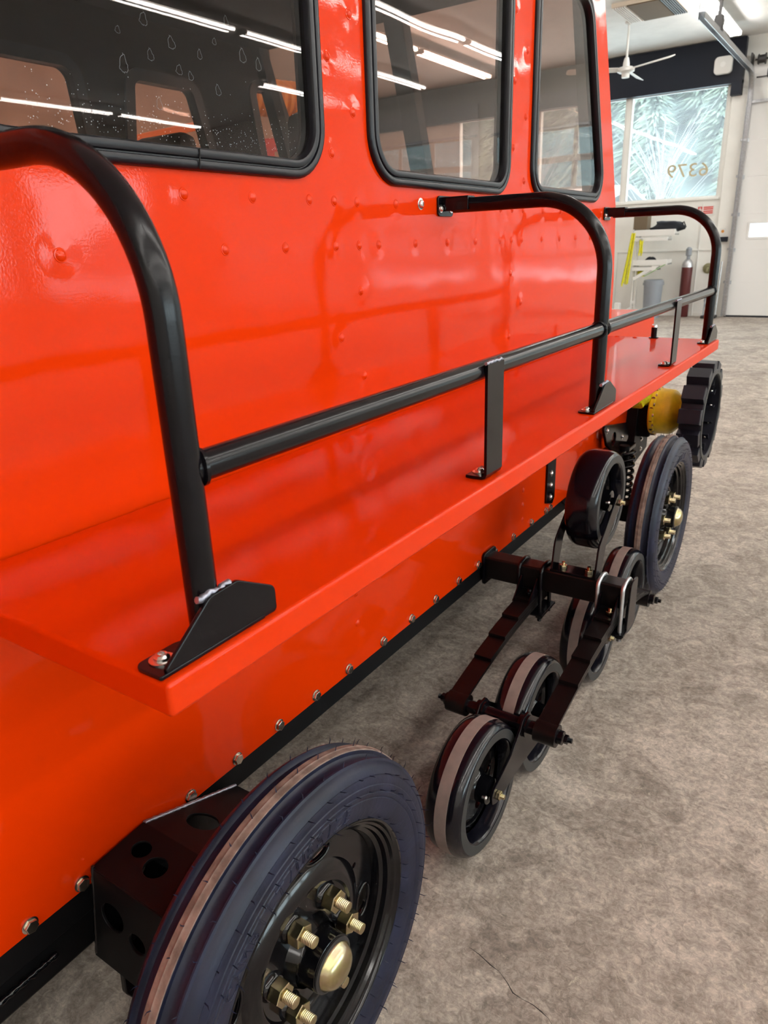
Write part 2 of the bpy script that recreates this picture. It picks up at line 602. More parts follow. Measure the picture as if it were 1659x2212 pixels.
# windows of the back wall
for i, (a, b) in enumerate(WIN):
    w = struct('window_%d' % (3-i), plate([(a, WZ[0]), (b, WZ[0]), (b, WZ[1]), (a, WZ[1])], [[(a+.03, WZ[0]+.03), (b-.03, WZ[0]+.03), (b-.03, WZ[1]-.03), (a+.03, WZ[1]-.03)]], 0.05, 'xz', YB+0.03), 'white_enamel')
    link('window_pane', box(a+.025, b-.025, YB+.028, YB+.034, WZ[0]+.025, WZ[1]-.025), 'window_glass', w)
    link('window_sill', box(a-.03, b+.03, YB-.035, YB+.02, WZ[0]-.035, WZ[0]+.004, .005), 'wall_paint_cream', w)
# dark header beam above the windows
beam = struct('trim_1', join(box(-9.0, -1.56, YB-.14, YB-.002, 3.70, 4.34), box(-1.72, -1.56, YB-.15, YB-.003, 3.52, 3.74)), 'navy_beam')
struct('trim_2', box(-9.0, -1.5, YB-.022, YB-.002, 1.13, 1.16, .004), 'wall_paint_cream')
struct('trim_3', box(-3.47, -3.41, YB-.03, YB-.002, 0.0, 1.13, .004), 'wall_paint_cream')
struct('trim_4', box(-1.70, -1.46, YB-.05, YB-.002, 0.0, 3.52, .006), 'wall_paint_cream')
struct('trim_5', box(-1.985, -1.965, YB-.022, YB-.002, 0.0, 1.9, .006), 'white_enamel')
struct('baseboard_back', box(-9.0, -1.70, YB-.015, YB-.002, 0, 0.07, .003), 'wall_paint_cream')
# overhead doors
for i, (a, b) in enumerate(DOORS):
    d = None
    zs = [0.03, 0.59, 1.13, 1.70, 2.28, 2.84, 3.40, 3.98]
    for k in range(7):
        z0, z1 = zs[k]+0.004, zs[k+1]-0.004
        if k == 2:
            hs, hx = [], a+0.20
            while hx+0.62 < b:
                hs.append([(hx, 1.33), (hx+.6, 1.33), (hx+.6, 1.55), (hx, 1.55)])
                hx += 0.95
        else:
            hs = []
        if i in (1, 2):          # full-view glazed doors
            hs = []
            if 1 <= k <= 5:
                wq = (b-a-.12)/3
                hs = [[(a+.06+q*wq+.04, z0+.05), (a+.06+(q+1)*wq-.04, z0+.05), (a+.06+(q+1)*wq-.04, z1-.05), (a+.06+q*wq+.04, z1-.05)] for q in range(3)]
        me = plate([(a-.05, z0), (b+.05, z0), (b+.05, z1), (a-.05, z1)], hs, 0.045, 'xz', YB-.03, bev=0.004)
        if d is None:
            d = struct('door_%d' % (i+1), me, 'door_panel_white')
        else:
            link('door_panel', me, 'door_panel_white', d)
        for h in hs:
            ha, hb = h[0][1], h[2][1]
            wf = link('door_window_frame', plate([(h[0][0]-.03, ha-.03), (h[1][0]+.03, ha-.03), (h[1][0]+.03, hb+.03), (h[0][0]-.03, hb+.03)], [h], .012, 'xz', YB-.056, bev=.003), 'door_panel_white', d)
            link('door_window_pane', box(h[0][0], h[1][0], YB-.035, YB-.03, ha, hb), 'window_glass', wf)
    link('bottom_seal', box(a-.04, b+.04, YB-.05, YB-.015, 0.0, 0.034), 'black_fabric', d)
    link('stiffening_strut', box(a-.02, b+.02, YB-.10, YB-.054, 3.375, 3.42, .004), 'galvanized', d)
    if i == 0:
        for z in (0.59, 1.13, 1.70, 2.28, 2.84):
            link('hinge', box(a-.05, a+.02, YB-.075, YB-.054, z-.03, z+.03, .004), 'galvanized', d)
#=OUTSIDE=#
# outside
struct('ground_outside', join(box(-120, 120, YB+.2, 160, -0.6, -0.25), box(15.2, 120, -60, YB+.2, -0.6, -0.25)), 'pale_concrete')
def hill():
    v, f = [], []
    nx, ny = 40, 14
    for j in range(ny+1):
        for i in range(nx+1):
            x, y = -110+i*4.5, 44+j*6
            z = -0.3+max(0, (y-46))*0.62+noise.noise(Vector((x*.06, y*.06, 0)))*2.0*(j > 0)
            v.append((x, y, z))
    for j in range(ny):
        for i in range(nx):
            a = j*(nx+1)+i
            f.append((a, a+1, a+nx+2, a+nx+1))
    return from_data(v, f, 80)
struct('hillside', hill(), 'hill_grass')
def conifer_mesh(h, r, seed):
    rnd = random.Random(seed)
    v, f = [], []
    n = int(h*9)
    for i in range(n):
        t = i/(n-1)
        z = h*(0.08+0.92*t)
        rr = r*(1-t)**0.8*(0.8+0.4*rnd.random())+0.08
        m = max(8, int(30*(1-t)+6))
        for k in range(m):
            a = rnd.random()*2*PI
            l = rr*rnd.uniform(.45, 1.1)
            s_ = rr*rnd.uniform(.0, .35)
            w = .03+.05*rnd.random()+l*.04
            ca, sa = math.cos(a), math.sin(a)
            b = len(v)
            dz = -l*rnd.uniform(.15, .5)
            e = .5*(s_+l)
            v += [(ca*s_, sa*s_, z), (ca*e-sa*w, sa*e+ca*w, z+dz*.4-.05), (ca*e+sa*w, sa*e-ca*w, z+dz*.4-.05), (ca*l, sa*l, z+dz), (ca*e, sa*e, z+dz*.4+.05)]
            f += [(b, b+4, b+1), (b, b+2, b+4), (b+4, b+3, b+1), (b+4, b+2, b+3)]
    me = bpy.data.meshes.new('m')
    me.from_pydata(v, [], f)
    me.materials.append(MATS['conifer_needles'])
    return me
def twig_mesh(h, seed):
    rnd = random.Random(seed)
    ms = []
    for k in range(60):
        a = rnd.random()*2*PI
        z0 = h*rnd.uniform(.15, .6)
        l = h*rnd.uniform(.25, .5)
        t = rnd.uniform(.25, .8)
        d = Vector((math.cos(a)*t, math.sin(a)*t, 1)).normalized()
        p = Vector((0, 0, z0))
        ms.append(tube([p, p+d*l*.5, p+d*l+Vector((math.cos(a), math.sin(a), .6))*.15*l], [.018, .012, .005], 4))
    return join(*ms)
TRUNK = tube([(0, 0, -1.0), (0, 0, 3)], [.22, .12], 7); TRUNK.materials.append(MATS['bark'])
CON = [conifer_mesh(11+k*1.2, 1.9+.08*k, 40+k) for k in range(4)]
rt_ = random.Random(3)
for k in range(35):
    x = -37+(k % 7)*5.0+2.5*((k//7) % 2)+rt_.uniform(-.2, .2)
    y = 49+(k//7)*5.2+rt_.uniform(-.2, .2)
    z = -0.4+(y-46)*.62
    t = thing('conifer_tree', 'pale green conifer standing on the hillside outside the garage window', 'tree', (x, y, z), 'conifers on the hillside', (0, 0, rt_.random()*6))
    link('foliage', CON[k % 4], None, t)
    link('trunk', TRUNK, None, t)
TW = twig_mesh(6, 5); TW.materials.append(MATS['bare_twigs'])
for x, y, side_ in ((-6.3, 28.6, 'behind the mirrored house number outside'), (-11.2, 29.0, 'near the window mullion outside')):
    t = thing('bare_shrub_tree', 'leafless brown tree '+side_, 'tree', (x, y, -.3), 'bare trees outside')
    link('branches', TW, None, t)
    link('trunk', TRUNK, None, t)
b = thing('storage_building', 'low building with grey board wall and pale roof outside the window', 'building', (-13.5, 34, -.3))
link('wall', box(-7, 3.1, 0, 8, 0, 3.1), 'barn_boards', b)
link('roof', plate([(-.6, 3.0), (4, 3.9), (8.6, 3.0), (8.6, 3.15), (4, 4.08), (-.6, 3.15)], [], 10.8, 'yz', -1.95), 'roof_white', b)
b = thing('white_shed', 'long white flat building at the right of the window view', 'building', (-5.2, 33, -.3))
link('wall', box(-4.6, 5, 0, 5, 0, 2.9), 'roof_white', b)
link('roof', box(-4.8, 5.2, -.3, 5.3, 2.9, 3.1), 'roof_white', b)

# ------------------------------------------------------------------ lights of the hall
def light_proto():
    t = thing('fluorescent_light', '', 'ceiling light')
    link('housing', join(box(-.085, .085, -1.22, 1.22, -.018, 0, .004), box(-.045, .045, -1.22, 1.22, -.05, -.015, .006)), 'white_enamel', t)
    for s in (-1, 1):
        link('tube', tube([(s*.055, -1.17, -.045), (s*.055, 1.17, -.045)], .019, 6, caps=False), 'tube_light', t)
    for s in (-1, 1):
        link('hanger_rod', tube([(0, s*.9, 0), (0, s*.9, .11)], .006, 6), 'white_enamel', t)
        link('lamp_socket', box(-.08, .08, s*1.195-.018, s*1.195+.018, -.062, -.012, .004), 'white_enamel', t)
    return t
PROTO = light_proto()
first = True
ORD = ('nearest', 'second', 'third', 'fourth', 'fifth', 'sixth', 'seventh', 'eighth')
for row, (x, ks, lab) in enumerate([(-5.7, 6, 'in the far row seen through the cab'),
          (-1.58, 6, 'in the ceiling row above the cab roof'),
          (2.75, 8, 'in the ceiling row right above the handrail'),
          (4.9, 8, 'in the row mirrored in the raked pane'),
          (7.0, 8, 'in the upper row mirrored in the large pane'),
          (9.05, 1, ''),
          (13.1, 6, 'in the lower row mirrored in the large pane')]):
    for k in range(ks):
        y = 12.32-k*2.56
        o = PROTO if first else copy_tree(PROTO)
        first = False
        o.location = (x, y, CEIL-.11)
        o['label'] = ORD[k]+' strip light from the back wall '+lab
        o['group'] = 'ceiling lights row %d' % (row+1)
        if row == 1 and k == 0:
            o['label'] = 'lit fluorescent strip light on the ceiling at the top right by the overhead door'
        if row == 5:
            o['label'] = 'single fluorescent strip light mirrored near the right edge of the large pane'

#=GARAGE=#
# ------------------------------------------------------------------ things at the back wall
t = thing('ceiling_fan', 'cream ceiling fan hanging from a long rod under the white ceiling', 'fan', (-2.83, 12.3, CEIL))
link('rod', tube([(0, 0, 0), (0, 0, -.56)], .016, 10), 'white_enamel', t)
link('ceiling_canopy', lathe([(0, 0), (0, .06), (.03, .055), (.05, .02), (.05, 0)], 20), 'white_enamel', t, rot=ROT_DN)
link('motor', lathe([(.46, .0), (.46, .03), (.52, .045), (.58, .05), (.585, .10), (.60, .125), (.64, .125), (.66, .09), (.665, .06), (.72, .055), (.725, 0)], 28), 'white_enamel', t, rot=ROT_DN)
for a in (-28, 92, 212):
    bl = plate(roundpoly([(.12, -.05), (.88, -.065), (.88, .065), (.12, .05)], [.01, .05, .05, .01], 5), [], .008, 'xy', 0, .002)
    xform(bl, Matrix.Rotation(math.radians(a), 4, 'Z') @ Matrix.Rotation(math.radians(22), 4, 'X'))
    link('blade', bl, 'white_enamel', t, loc=(0, 0, -.615))
t = thing('ceiling_air_vent', 'square ceiling air unit with louvred ends beside the fan rod', 'air vent', (-2.38, 11.75, CEIL))
link('housing', box(-.40, .40, -.46, .46, -.05, 0, .006), 'ceiling_white', t)
link('center_panel', box(-.20, .22, -.44, .44, -.062, -.048, .004), 'brown_card', t)
MATS['vent_panel'] = mat('vent_panel', (0.72, 0.62, 0.50), rough=0.6)
t.children[-1].data.materials.clear(); t.children[-1].data.materials.append(MATS['vent_panel'])
sl = box(-.008, .008, -.43, .43, -.066, -.046, .002); sl.materials.append(MATS['ceiling_white'])
sd = box(-.008, .008, -.43, .43, -.066, -.046, .002); sd.materials.append(MATS['dark_metal'])
for k in range(6):
    link('louver_slat', sl, None, t, loc=(-.38+k*.03, 0, 0))
    link('louver_slat', sd, None, t, loc=(.24+k*.028, 0, 0))
t = thing('wall_speaker', 'white rounded square speaker on the dark header beam', 'speaker', (-1.863, YB-.14, 3.965))
link('case', plate(roundpoly([(-.124, -.115), (.124, -.115), (.124, .115), (-.124, .115)], .05, 6), [], .09, 'xz', -.047, .012), 'white_enamel', t)
link('grille', plate(circ(0, .01, .04, 20), [], .006, 'xz', -.095, .001), 'ceiling_white', t)
# overhead door tracks and gear
t = thing('door_track', 'galvanized overhead door track bending from the jamb up to the ceiling', 'door track', (-1.42, YB-.10, 0))
tr = [(0, 0, 0.02), (0, 0, 3.55)]+[(0, -.28*(1-math.cos(a)), 3.55+.28*math.sin(a)) for a in (.25, .5, .75, 1.0, 1.3, 1.571)]+[(0, -3.92, 3.84)]
def channel(path, w, d):
    v, f = [], []
    P = [Vector(p) for p in path]
    for i, p in enumerate(P):
        tdir = (P[min(i+1, len(P)-1)]-P[max(i-1, 0)]).normalized()
        nx = Vector((1, 0, 0))
        ny = tdir.cross(nx).normalized()
        for (u, q) in ((-w, -d), (-w, d), (w, d), (w, -d), (w-.006, -d), (w-.006, d-.006), (-w+.006, d-.006), (-w+.006, -d)):
            v.append(p+ny*q+nx*u)
    for i in range(len(P)-1):
        for k in range(8):
            l = (k+1) % 8
            f.append((i*8+k, i*8+l, i*8+8+l, i*8+8+k))
    return from_data(v, f, 30)
link('rail', channel(tr, .036, .036), 'galvanized', t)
link('hanger_angle', join(box(-.045, -.037, -3.92, -3.88, 3.80, 4.36), box(-.045, .16, -3.905, -3.895, 3.87, 3.91)), 'galvanized', t)
link('hanger_angle', xform(box(-.015, .0, -.02, .02, 0, .48), Matrix.Translation((-.02, -3.86, 3.87)) @ Matrix.Rotation(-.5, 4, 'X')), 'galvanized', t)
link('stop_block', join(box(-.05, .05, -2.98, -2.86, 3.86, 4.03, .004), box(-.02, .02, -2.94, -2.90, 4.0, 4.36)), 'dark_metal', t)
for z in (.6, 1.15, 1.7, 2.3, 2.85):
    link('track_bracket', box(-.07, .03, .02, .06, z-.02, z+.02, .003), 'galvanized', t)
t = thing('torsion_shaft', 'dark torsion spring shaft with drum above the overhead door', 'door shaft', (-1.3, YB-.16, 3.98))
link('shaft', tube([(-.1, 0, 0), (4.1, 0, 0)], .014, 10), 'dark_metal', t)
link('cable_drum', lathe([(0, 0), (0, .07), (.015, .075), (.02, .06), (.10, .06), (.105, .08), (.12, .08), (.12, 0)], 24), 'dark_metal', t, loc=(-.06, 0, 0))
link('bearing_plate', box(-.16, -.14, -.06, .158, -.10, .10, .006), 'dark_metal', t)
link('lower_arm', join(box(-.05, .12, -.01, .01, -.26, -.24), box(.10, .15, -.03, .03, -.27, -.14, .01)), 'dark_metal', t)
# small things on the wall
t = thing('safety_sign', 'small white sign with red print on the wall below the window', 'sign', (-1.93, YB-.005, 1.79))
link('board', box(-.14, .14, -.008, 0, -.085, .085, .002), 'white_enamel', t)
link('print', join(*([box(-.035, .125, -.0095, -.0075, z, z+.022) for z in (.045, .015, -.02, -.05)]+[box(-.125, -.055, -.0095, -.0075, -.07, .07)])), 'sign_red', t)
link('print_figure', join(box(-.115, -.065, -.011, -.009, -.055, .03), box(-.10, -.08, -.011, -.009, .035, .055)), 'white_enamel', t)
t = thing('black_sensor_box', 'small black box on the cream door jamb', 'box', (-1.585, YB-.05, 1.31))
link('case', box(-.085, .085, -.09, 0, -.04, .04, .008), 'black_fabric', t)
link('bracket', box(-.1, -.07, -.03, 0, -.05, .05, .004), 'dark_metal', t)
t = thing('jamb_label', 'tiny orange and white sticker on the door jamb', 'sticker', (-1.60, YB-.051, 1.44))
link('paper', box(-.05, .05, -.003, 0, -.07, .05), 'white_enamel', t)
link('orange_mark', plate(circ(0, .0, .025, 12), [], .003, 'xz', -.005), 'orange_label', t)
t = thing('wall_outlet', 'round olive fitting low on the cream wall beside the gas cylinder', 'outlet', (-1.78, YB-.002, .83))
link('flange', lathe([(0, 0), (0, .09), (.02, .085), (.03, .05), (.03, 0)], 20), 'olive_metal', t, rot=ROT_NY)
link('spout', tube([(0, -.02, 0), (0, -.07, 0), (0, -.09, -.05)], .022, 10), 'olive_metal', t)
t = thing('gas_cylinder', 'maroon gas cylinder with silver collar standing against the cream wall', 'gas cylinder', (-2.10, YB-.16, 0))
Mz = Matrix.Rotation(-PI/2, 4, 'Y')
link('body', xform(lathe([(0, 0), (0, .085), (.01, .092), (.86, .092), (.87, .0)], 28), Mz), 'maroon_paint', t)
link('shoulder', xform(lathe([(.86, .0), (.86, .092), (.90, .092), (.95, .082), (.985, .05), (1.0, .03), (1.0, 0)], 28), Mz), 'galvanized', t)
link('valve', xform(lathe([(1.0, .03), (1.05, .03), (1.06, .05), (1.17, .05), (1.2, .025), (1.2, 0)], 16), Mz), 'grey_plastic', t)
# shelf stand
t = thing('shelf_stand', 'white metal stand with two projecting shelf trays by the cream wall', 'stand', (-2.93, YB-.45, 0))
link('post', join(box(-.045, -.015, -.02, .02, .02, 1.47, .005), box(.015, .045, -.02, .02, .02, 1.47, .005)), 'white_enamel', t)
link('crossbar', join(box(-.05, .05, -.022, .022, .25, .30, .004), box(-.05, .05, -.022, .022, .85, .90, .004)), 'white_enamel', t)
link('base_foot', join(tube([(-.22, -.2, .03), (-.05, 0, .16), (.0, .02, .2)], .022, 8), tube([(.25, .1, .03), (.05, 0, .16), (0, 0, .2)], .022, 8), box(-.24, .26, -.22, .2, 0, .03, .005)), 'white_enamel', t)
def tray(x0, x1, z, h):
    return join(box(x0, x1, -.16, .16, z, z+.012), box(x0, x1, -.17, -.155, z-.01, z+h, .004), box(x0, x1, .155, .17, z-.01, z+h, .004), box(x1-.012, x1, -.16, .16, z-.01, z+h, .004))
link('shelf_tray', tray(-.03, .66, 1.42, .09), 'white_enamel', t)
link('shelf_tray', tray(-.03, .55, 1.335, .05), 'white_enamel', t)
link('shelf_tray', tray(-.03, .58, .93, .08), 'white_enamel', t)
link('shelf_tray', tray(-.03, .40, .84, .05), 'white_enamel', t)
link('diagonal_brace', xform(box(0, .50, -.02, .02, -.03, .03, .005), Matrix.Translation((0, -.14, .68)) @ Matrix.Rotation(-.52, 4, 'Y')), 'white_enamel', t)
link('edge_strip', xform(box(.2, .6, -.012, .012, -.012, .0), Matrix.Translation((.03, -.16, .64)) @ Matrix.Rotation(-.52, 4, 'Y')), 'green_edge', t)
def strap(x0, x1, z0, z1, n, sw, seed):
    rnd = random.Random(seed)
    ms = []
    for k in range(n):
        a = k/(n-1)
        p0 = Vector((x0+.045*a, rnd.uniform(-.02, .02), z1))
        p1 = Vector((x1+sw*a, rnd.uniform(-.05, .05), z0+rnd.uniform(0, .06)))
        ms.append(tube([p0, p0.lerp(p1, .5)+Vector((rnd.uniform(-.01, .01), 0, 0)), p1], .012, 6))
    return join(*ms)
t = thing('yellow_sling', 'bright yellow webbing sling hanging down beside the white stand', 'sling', (-2.99, YB-.62, 0))
link('strands', strap(0, -.13, .56, 1.47, 7, .12, 3), 'yellow_strap', t)
link('hook', tube([(.02, .12, 1.5), (.02, 0, 1.52), (.02, 0, 1.46)], .01, 8), 'galvanized', t)
t = thing('yellow_strap_roll', 'short yellow strap hanging between the white stand posts and shelf', 'strap', (-2.84, YB-.64, 0))
link('strands', strap(0, 0, 1.08, 1.35, 4, .05, 9), 'yellow_strap', t)
link('buckle', box(0, .05, -.012, .012, 1.33, 1.37, .004), 'galvanized', t)
def lump(sx, sy, sz, seed, amp=.35, sub=3):
    bm = bmesh.new()
    bmesh.ops.create_icosphere(bm, subdivisions=sub, radius=1)
    for v in bm.verts:
        n = noise.fractal(v.co*1.6+Vector((seed, 0, 0)), 1.0, 2.0, 4)
        v.co *= 1+amp*n
        v.co = Vector((v.co.x*sx, v.co.y*sy, max(-.85, v.co.z)*sz))
    me = bpy.data.meshes.new('m')
    bm.to_mesh(me)
    bm.free()
    return auto_smooth(me, 70)
t = thing('black_bag', 'crumpled black bag lying on the top shelf tray', 'bag', (-2.43, YB-.45, 1.57))
link('sack', lump(.26, .13, .12, 2), 'black_fabric', t, loc=(0, 0, -.03))
link('handle', tube([(.18, 0, .0), (.26, 0, .05), (.30, 0, -.04)], .012, 6), 'black_fabric', t)
t = thing('brown_box', 'brown cardboard box on the top of the white stand', 'box', (-2.88, YB-.45, 1.50))
link('carton', box(-.12, .12, -.12, .12, .018, .27, .006), 'brown_card', t)
link('flap', xform(box(0, .12, -.11, .11, 0, .006), Matrix.Translation((.0, 0, .27)) @ Matrix.Rotation(-.2, 4, 'Y')), 'brown_card', t)
t = thing('black_clamp', 'black and yellow clamp lying on the lower shelf tray', 'clamp', (-2.70, YB-.45, .945))
link('jaw', lump(.09, .06, .06, 5), 'black_fabric', t, loc=(.02, 0, .055))
link('grip', box(-.12, -.03, -.03, .03, .0, .05, .01), 'yellow_strap', t)
t = thing('yellow_hook_block', 'small yellow block hanging under the lower tray of the white stand', 'block', (-2.83, YB-.47, .72))
link('case', box(-.05, .06, -.04, .04, 0, .10, .015), 'yellow_strap', t)
link('hanger', tube([(0, 0, .1), (0, 0, .13)], .01, 6), 'dark_metal', t)
t = thing('grey_bin', 'grey plastic bin on the floor under the white stand', 'bin', (-2.58, YB-.5, 0))
link('tub', xform(lathe([(0, 0), (0, .135), (.02, .14), (.60, .165), (.60, .155), (.03, .13), (.03, 0)], 28), Mz), 'grey_plastic', t)
link('rim', xform(lathe([(.58, .163), (.58, .18), (.62, .18), (.62, .155)], 28), Mz), 'grey_plastic', t)
link('liner', xform(lathe([(.60, .17), (.66, .17), (.67, .15), (.5, .14)], 28, 60), Mz), 'grey_plastic', t)
t = thing('floor_jack', 'low white and black floor jack at the foot of the cream wall', 'jack', (-3.12, YB-.6, 0))
link('body', box(-.22, .24, -.09, .09, .05, .15, .02), 'white_enamel', t)
link('wheel', lathe([(-.02, 0), (-.02, .05), (.02, .05), (.02, 0)], 18), 'black_fabric', t, loc=(-.18, -.09, .05))
link('wheel', lathe([(-.02, 0), (-.02, .05), (.02, .05), (.02, 0)], 18), 'black_fabric', t, loc=(.18, -.09, .05))
link('saddle', box(-.1, 0, -.05, .05, .15, .27, .01), 'white_enamel', t)
t = thing('cable_stand', 'tangle of grey cables on a small dark base beside the overhead door', 'cables', (-1.615, YB-.30, 0))
rc = random.Random(11)
for k in range(9):
    x0 = rc.uniform(-.10, .08)
    x1 = max(-.11, min(.09, x0+rc.uniform(-.08, .08)))
    link('cable', tube([(x0, rc.uniform(-.08, .05), .05), (x1, rc.uniform(-.05, .05), .3), (rc.uniform(-.05, .08), rc.uniform(-.04, .04), rc.uniform(.55, .85))], .010, 6), ('grey_plastic', 'galvanized', 'dark_metal')[k % 3], t)
link('base', join(box(-.13, .11, -.12, .10, 0, .05, .01), box(-.08, .10, -.16, -.12, 0, .03, .005)), 'dark_metal', t)
link('upright', tube([(.08, .06, .04), (.09, .08, .95)], .014, 8), 'galvanized', t)
t = thing('window_number', 'house number 6379 in gold vinyl seen mirrored on the window glass', 'number', (-1.95, YB+.026, 2.36))
txt = text_mesh('6379', .31, extrude=.001, sx=1.15)
link('digits', xform(txt, Matrix.Rotation(PI, 4, 'Z') @ Matrix.Rotation(PI/2, 4, 'X')), 'number_vinyl', t)
# left half of the hall, seen through the cab
t = thing('orange_duct', 'orange corrugated exhaust duct seen through the cab windows', 'duct', (-4.5, 5.7, 2.80))
pr = []
for k in range(22):
    pr += [(k*.07, .14), (k*.07+.02, .165), (k*.07+.05, .165)]
link('hose', lathe([(0, .13)]+pr+[(22*.07, .13)], 24, 30), 'orange_duct', t, rot=(0, 0, math.radians(70)))
link('suspension_wire', tube([(0.1, .4, .15), (0.1, .4, 1.44)], .01, 6), 'dark_metal', t)
t = thing('orange_lift_arm', 'orange steel arm of a machine seen through the cab windows', 'machine', (-4.5, 4.7, 0))
link('arm', xform(box(-.05, .05, -.85, .55, -.035, .035, .01), Matrix.Translation((0, .1, 2.40)) @ Matrix.Rotation(.24, 4, 'X')), 'orange_steel', t)
link('column', box(-.12, .12, -.9, -.66, 0, 2.25, .01), 'orange_steel', t)
link('base_plate', box(-.35, .35, -1.2, .1, 0, .03, .005), 'orange_steel', t)
t = thing('red_frame', 'red steel rack seen low through the rear end of the large cab window', 'rack', (-4.4, 5.95, 0))
link('post', box(-.06, .06, -.06, .06, 0, 2.42, .008), 'red_steel', t)
link('post', box(-.06, .06, 1.5, 1.62, 0, 2.0, .008), 'red_steel', t)
link('crossbar', xform(box(-.05, .05, 0, 1.6, -.06, .06, .008), Matrix.Translation((0, 0, 2.38)) @ Matrix.Rotation(.1, 4, 'X')), 'red_steel', t)
link('crossbar', box(-.05, .05, 0, 1.55, 1.2, 1.3, .008), 'red_steel', t)
#=VEHICLE=#
# ------------------------------------------------------------------ the snow vehicle
V = thing('snow_vehicle', 'orange-red snow vehicle on black wheels, its tracks taken off, filling the left', 'snow vehicle')

# window openings (y, z) on the side plane x = 0 : outer edge of the rubber seal
RAKE = 0.403
def rk(y0, z):            # raked rear edge of the last window
    return y0-(z-1.6)*RAKE
W1 = roundpoly([(0.47, 1.523), (1.197, 1.521), (1.203, 2.13), (0.47, 2.13)], .095, 10)
W2 = roundpoly([(1.345, 1.523), (2.030, 1.521), (2.038, 2.13), (1.349, 2.13)], [.10, .085, .085, .1], 10)
W3 = roundpoly([(2.182, 1.523), (rk(2.845, 1.523), 1.521), (rk(2.845, 2.13), 2.13), (2.186, 2.13)], [.085, .085, .12, .085], 10)
def inset(loop, d):
    P = [Vector(p) for p in loop]
    n = len(P)
    area = sum(P[i].x*P[(i+1) % n].y-P[(i+1) % n].x*P[i].y for i in range(n))
    sg = 1 if area > 0 else -1
    out = []
    for i in range(n):
        e1, e2 = P[i]-P[i-1], P[(i+1) % n]-P[i]
        if e1.length < 1e-7 or e2.length < 1e-7:
            continue
        n1, n2 = Vector((e1.y, -e1.x)).normalized()*sg, Vector((e2.y, -e2.x)).normalized()*sg
        nn = n1+n2
        nn = nn/nn.length_squared*2
        out.append(P[i]-nn*d)
    return out
side = [(-1.3, .433), (3.47, .433), (3.50, .66), (3.84, .86), (3.77, 1.045), (3.08, 1.085), (3.076, 1.248), (3.036, 1.508), (2.877, 1.885), (2.715, 2.25), (-1.3, 2.25)]
panel = link('side_panel', plate(side, [inset(w, .018) for w in (W1, W2, W3)], .02, 'yz', -.010, .001), 'orange_red_paint', V)
GP = [(.0, .0), (.0, .006), (-.003, .010), (-.009, .0115), (-.014, .010), (-.0155, .0065), (-.0175, .0065), (-.019, .0105), (-.025, .0125), (-.030, .011), (-.033, .006), (-.034, -.004), (-.034, -.02), (-.02, -.024), (-.019, 0.0)]
for w, nm in ((W1, 'large'), (W2, 'middle'), (W3, 'raked')):
    g = link('window_seal', sweep_loop(w, GP), 'rubber_gasket', V)
    link('window_pane', plate(inset(w, .028), [], .005, 'yz', -.004), 'cab_glass', V)
    bm_ = None
# seam in the rubber of the large window
link('seal_joint', tube([(.0128, .868, 1.524), (.0128, .872, 1.553)], .0012, 6), 'black_chassis', V.children[1])
# dried water drops on the large pane
def drop_mesh():
    pts = []
    for k in range(26):
        a = 2*PI*k/26
        r = .008*(1-.25*math.sin(a)+.0*math.cos(a))
        y = r*math.cos(a)*(1.0 if math.sin(a) < 0 else (1-math.sin(a))**.6+.05)
        z = r*math.sin(a)*(1 if math.sin(a) < 0 else 2.4)
        pts.append((0, y, z))
    return tube([(p[0], p[1]+.0012*math.sin(5*i), p[2]+.001*math.cos(3*i)) for i, p in enumerate(pts)], .00028, 4, closed=True)
DM = drop_mesh(); DM.materials.append(MATS['water_mark'])
pane1 = V.children[2]
for i, (y, z) in enumerate([(0.759, 1.691), (0.853, 1.691), (0.811, 1.669), (0.907, 1.685), (0.761, 1.65), (0.862, 1.658), (0.884, 1.653), (1.002, 1.698), (1.038, 1.691), (0.816, 1.608), (0.941, 1.708), (0.806, 1.712), (0.939, 1.641), (0.971, 1.741)]):
    o = link('water_drop', DM, None, pane1, (-.0012, y, z))
    s = .55+.5*((i*37) % 10)/10
    o.scale = (1, s*.9, s*(.7+.08*(i % 5)))
    o.rotation_euler = (((i*53) % 11-5)*.05, 0, 0)
rs_ = random.Random(21)
bmm = bmesh.new()
for k in range(320):
    y_, z_ = rs_.uniform(.60, 1.12), 1.56+abs(rs_.gauss(0, .03))
    q_ = bmesh.ops.create_circle(bmm, cap_ends=True, segments=6, radius=rs_.uniform(.0004, .0009))
    bmesh.ops.transform(bmm, matrix=Matrix.Translation((-.0010, y_, z_)) @ Matrix.Rotation(PI/2, 4, 'Y'), verts=q_['verts'])
me_ = bpy.data.meshes.new('m')
bmm.to_mesh(me_)
bmm.free()
link('water_specks', me_, 'water_mark', pane1)['kind'] = 'stuff'

# rivets of the side panel
RV = []
z1r, z2r = 1.488, 1.405
s0 = .1529
for k in range(-3, 15):
    y = 1.069+s0*k
    if y < 2.95:
        RV.append((y, z2r))
for y in (1.302, 2.063):
    RV.append((y, z2r))
for y in (.687, .840, .993, 1.147, 1.224, 1.301, 1.448, 1.83, 1.987, 2.063, 2.14, 2.293, 2.446, 2.60, 2.75, 2.86):
    RV.append((y, z1r))
for yb, za in ((1.224, (1.734, 1.573, 1.225, 1.045, 1.895)), (1.300, (1.815, 1.650, 1.314, 1.134, 1.043, 1.975)), (2.142, (1.893, 1.731, 1.566, 1.225, 1.045, 2.05)), (2.062, (1.973, 1.810, 1.647, 1.131, 1.314))):
    for z in za:
        RV.append((yb, z))
for z in (.592, .540, .485):
    RV.append((2.21, z))
for y, z in ((1.225, .63), (1.225, .80), (1.225, .55), (2.21, .70)):
    RV.append((y, z))
for y, z in RV:
    link('rivet', M_RIVET, None, panel, (0, y, z))
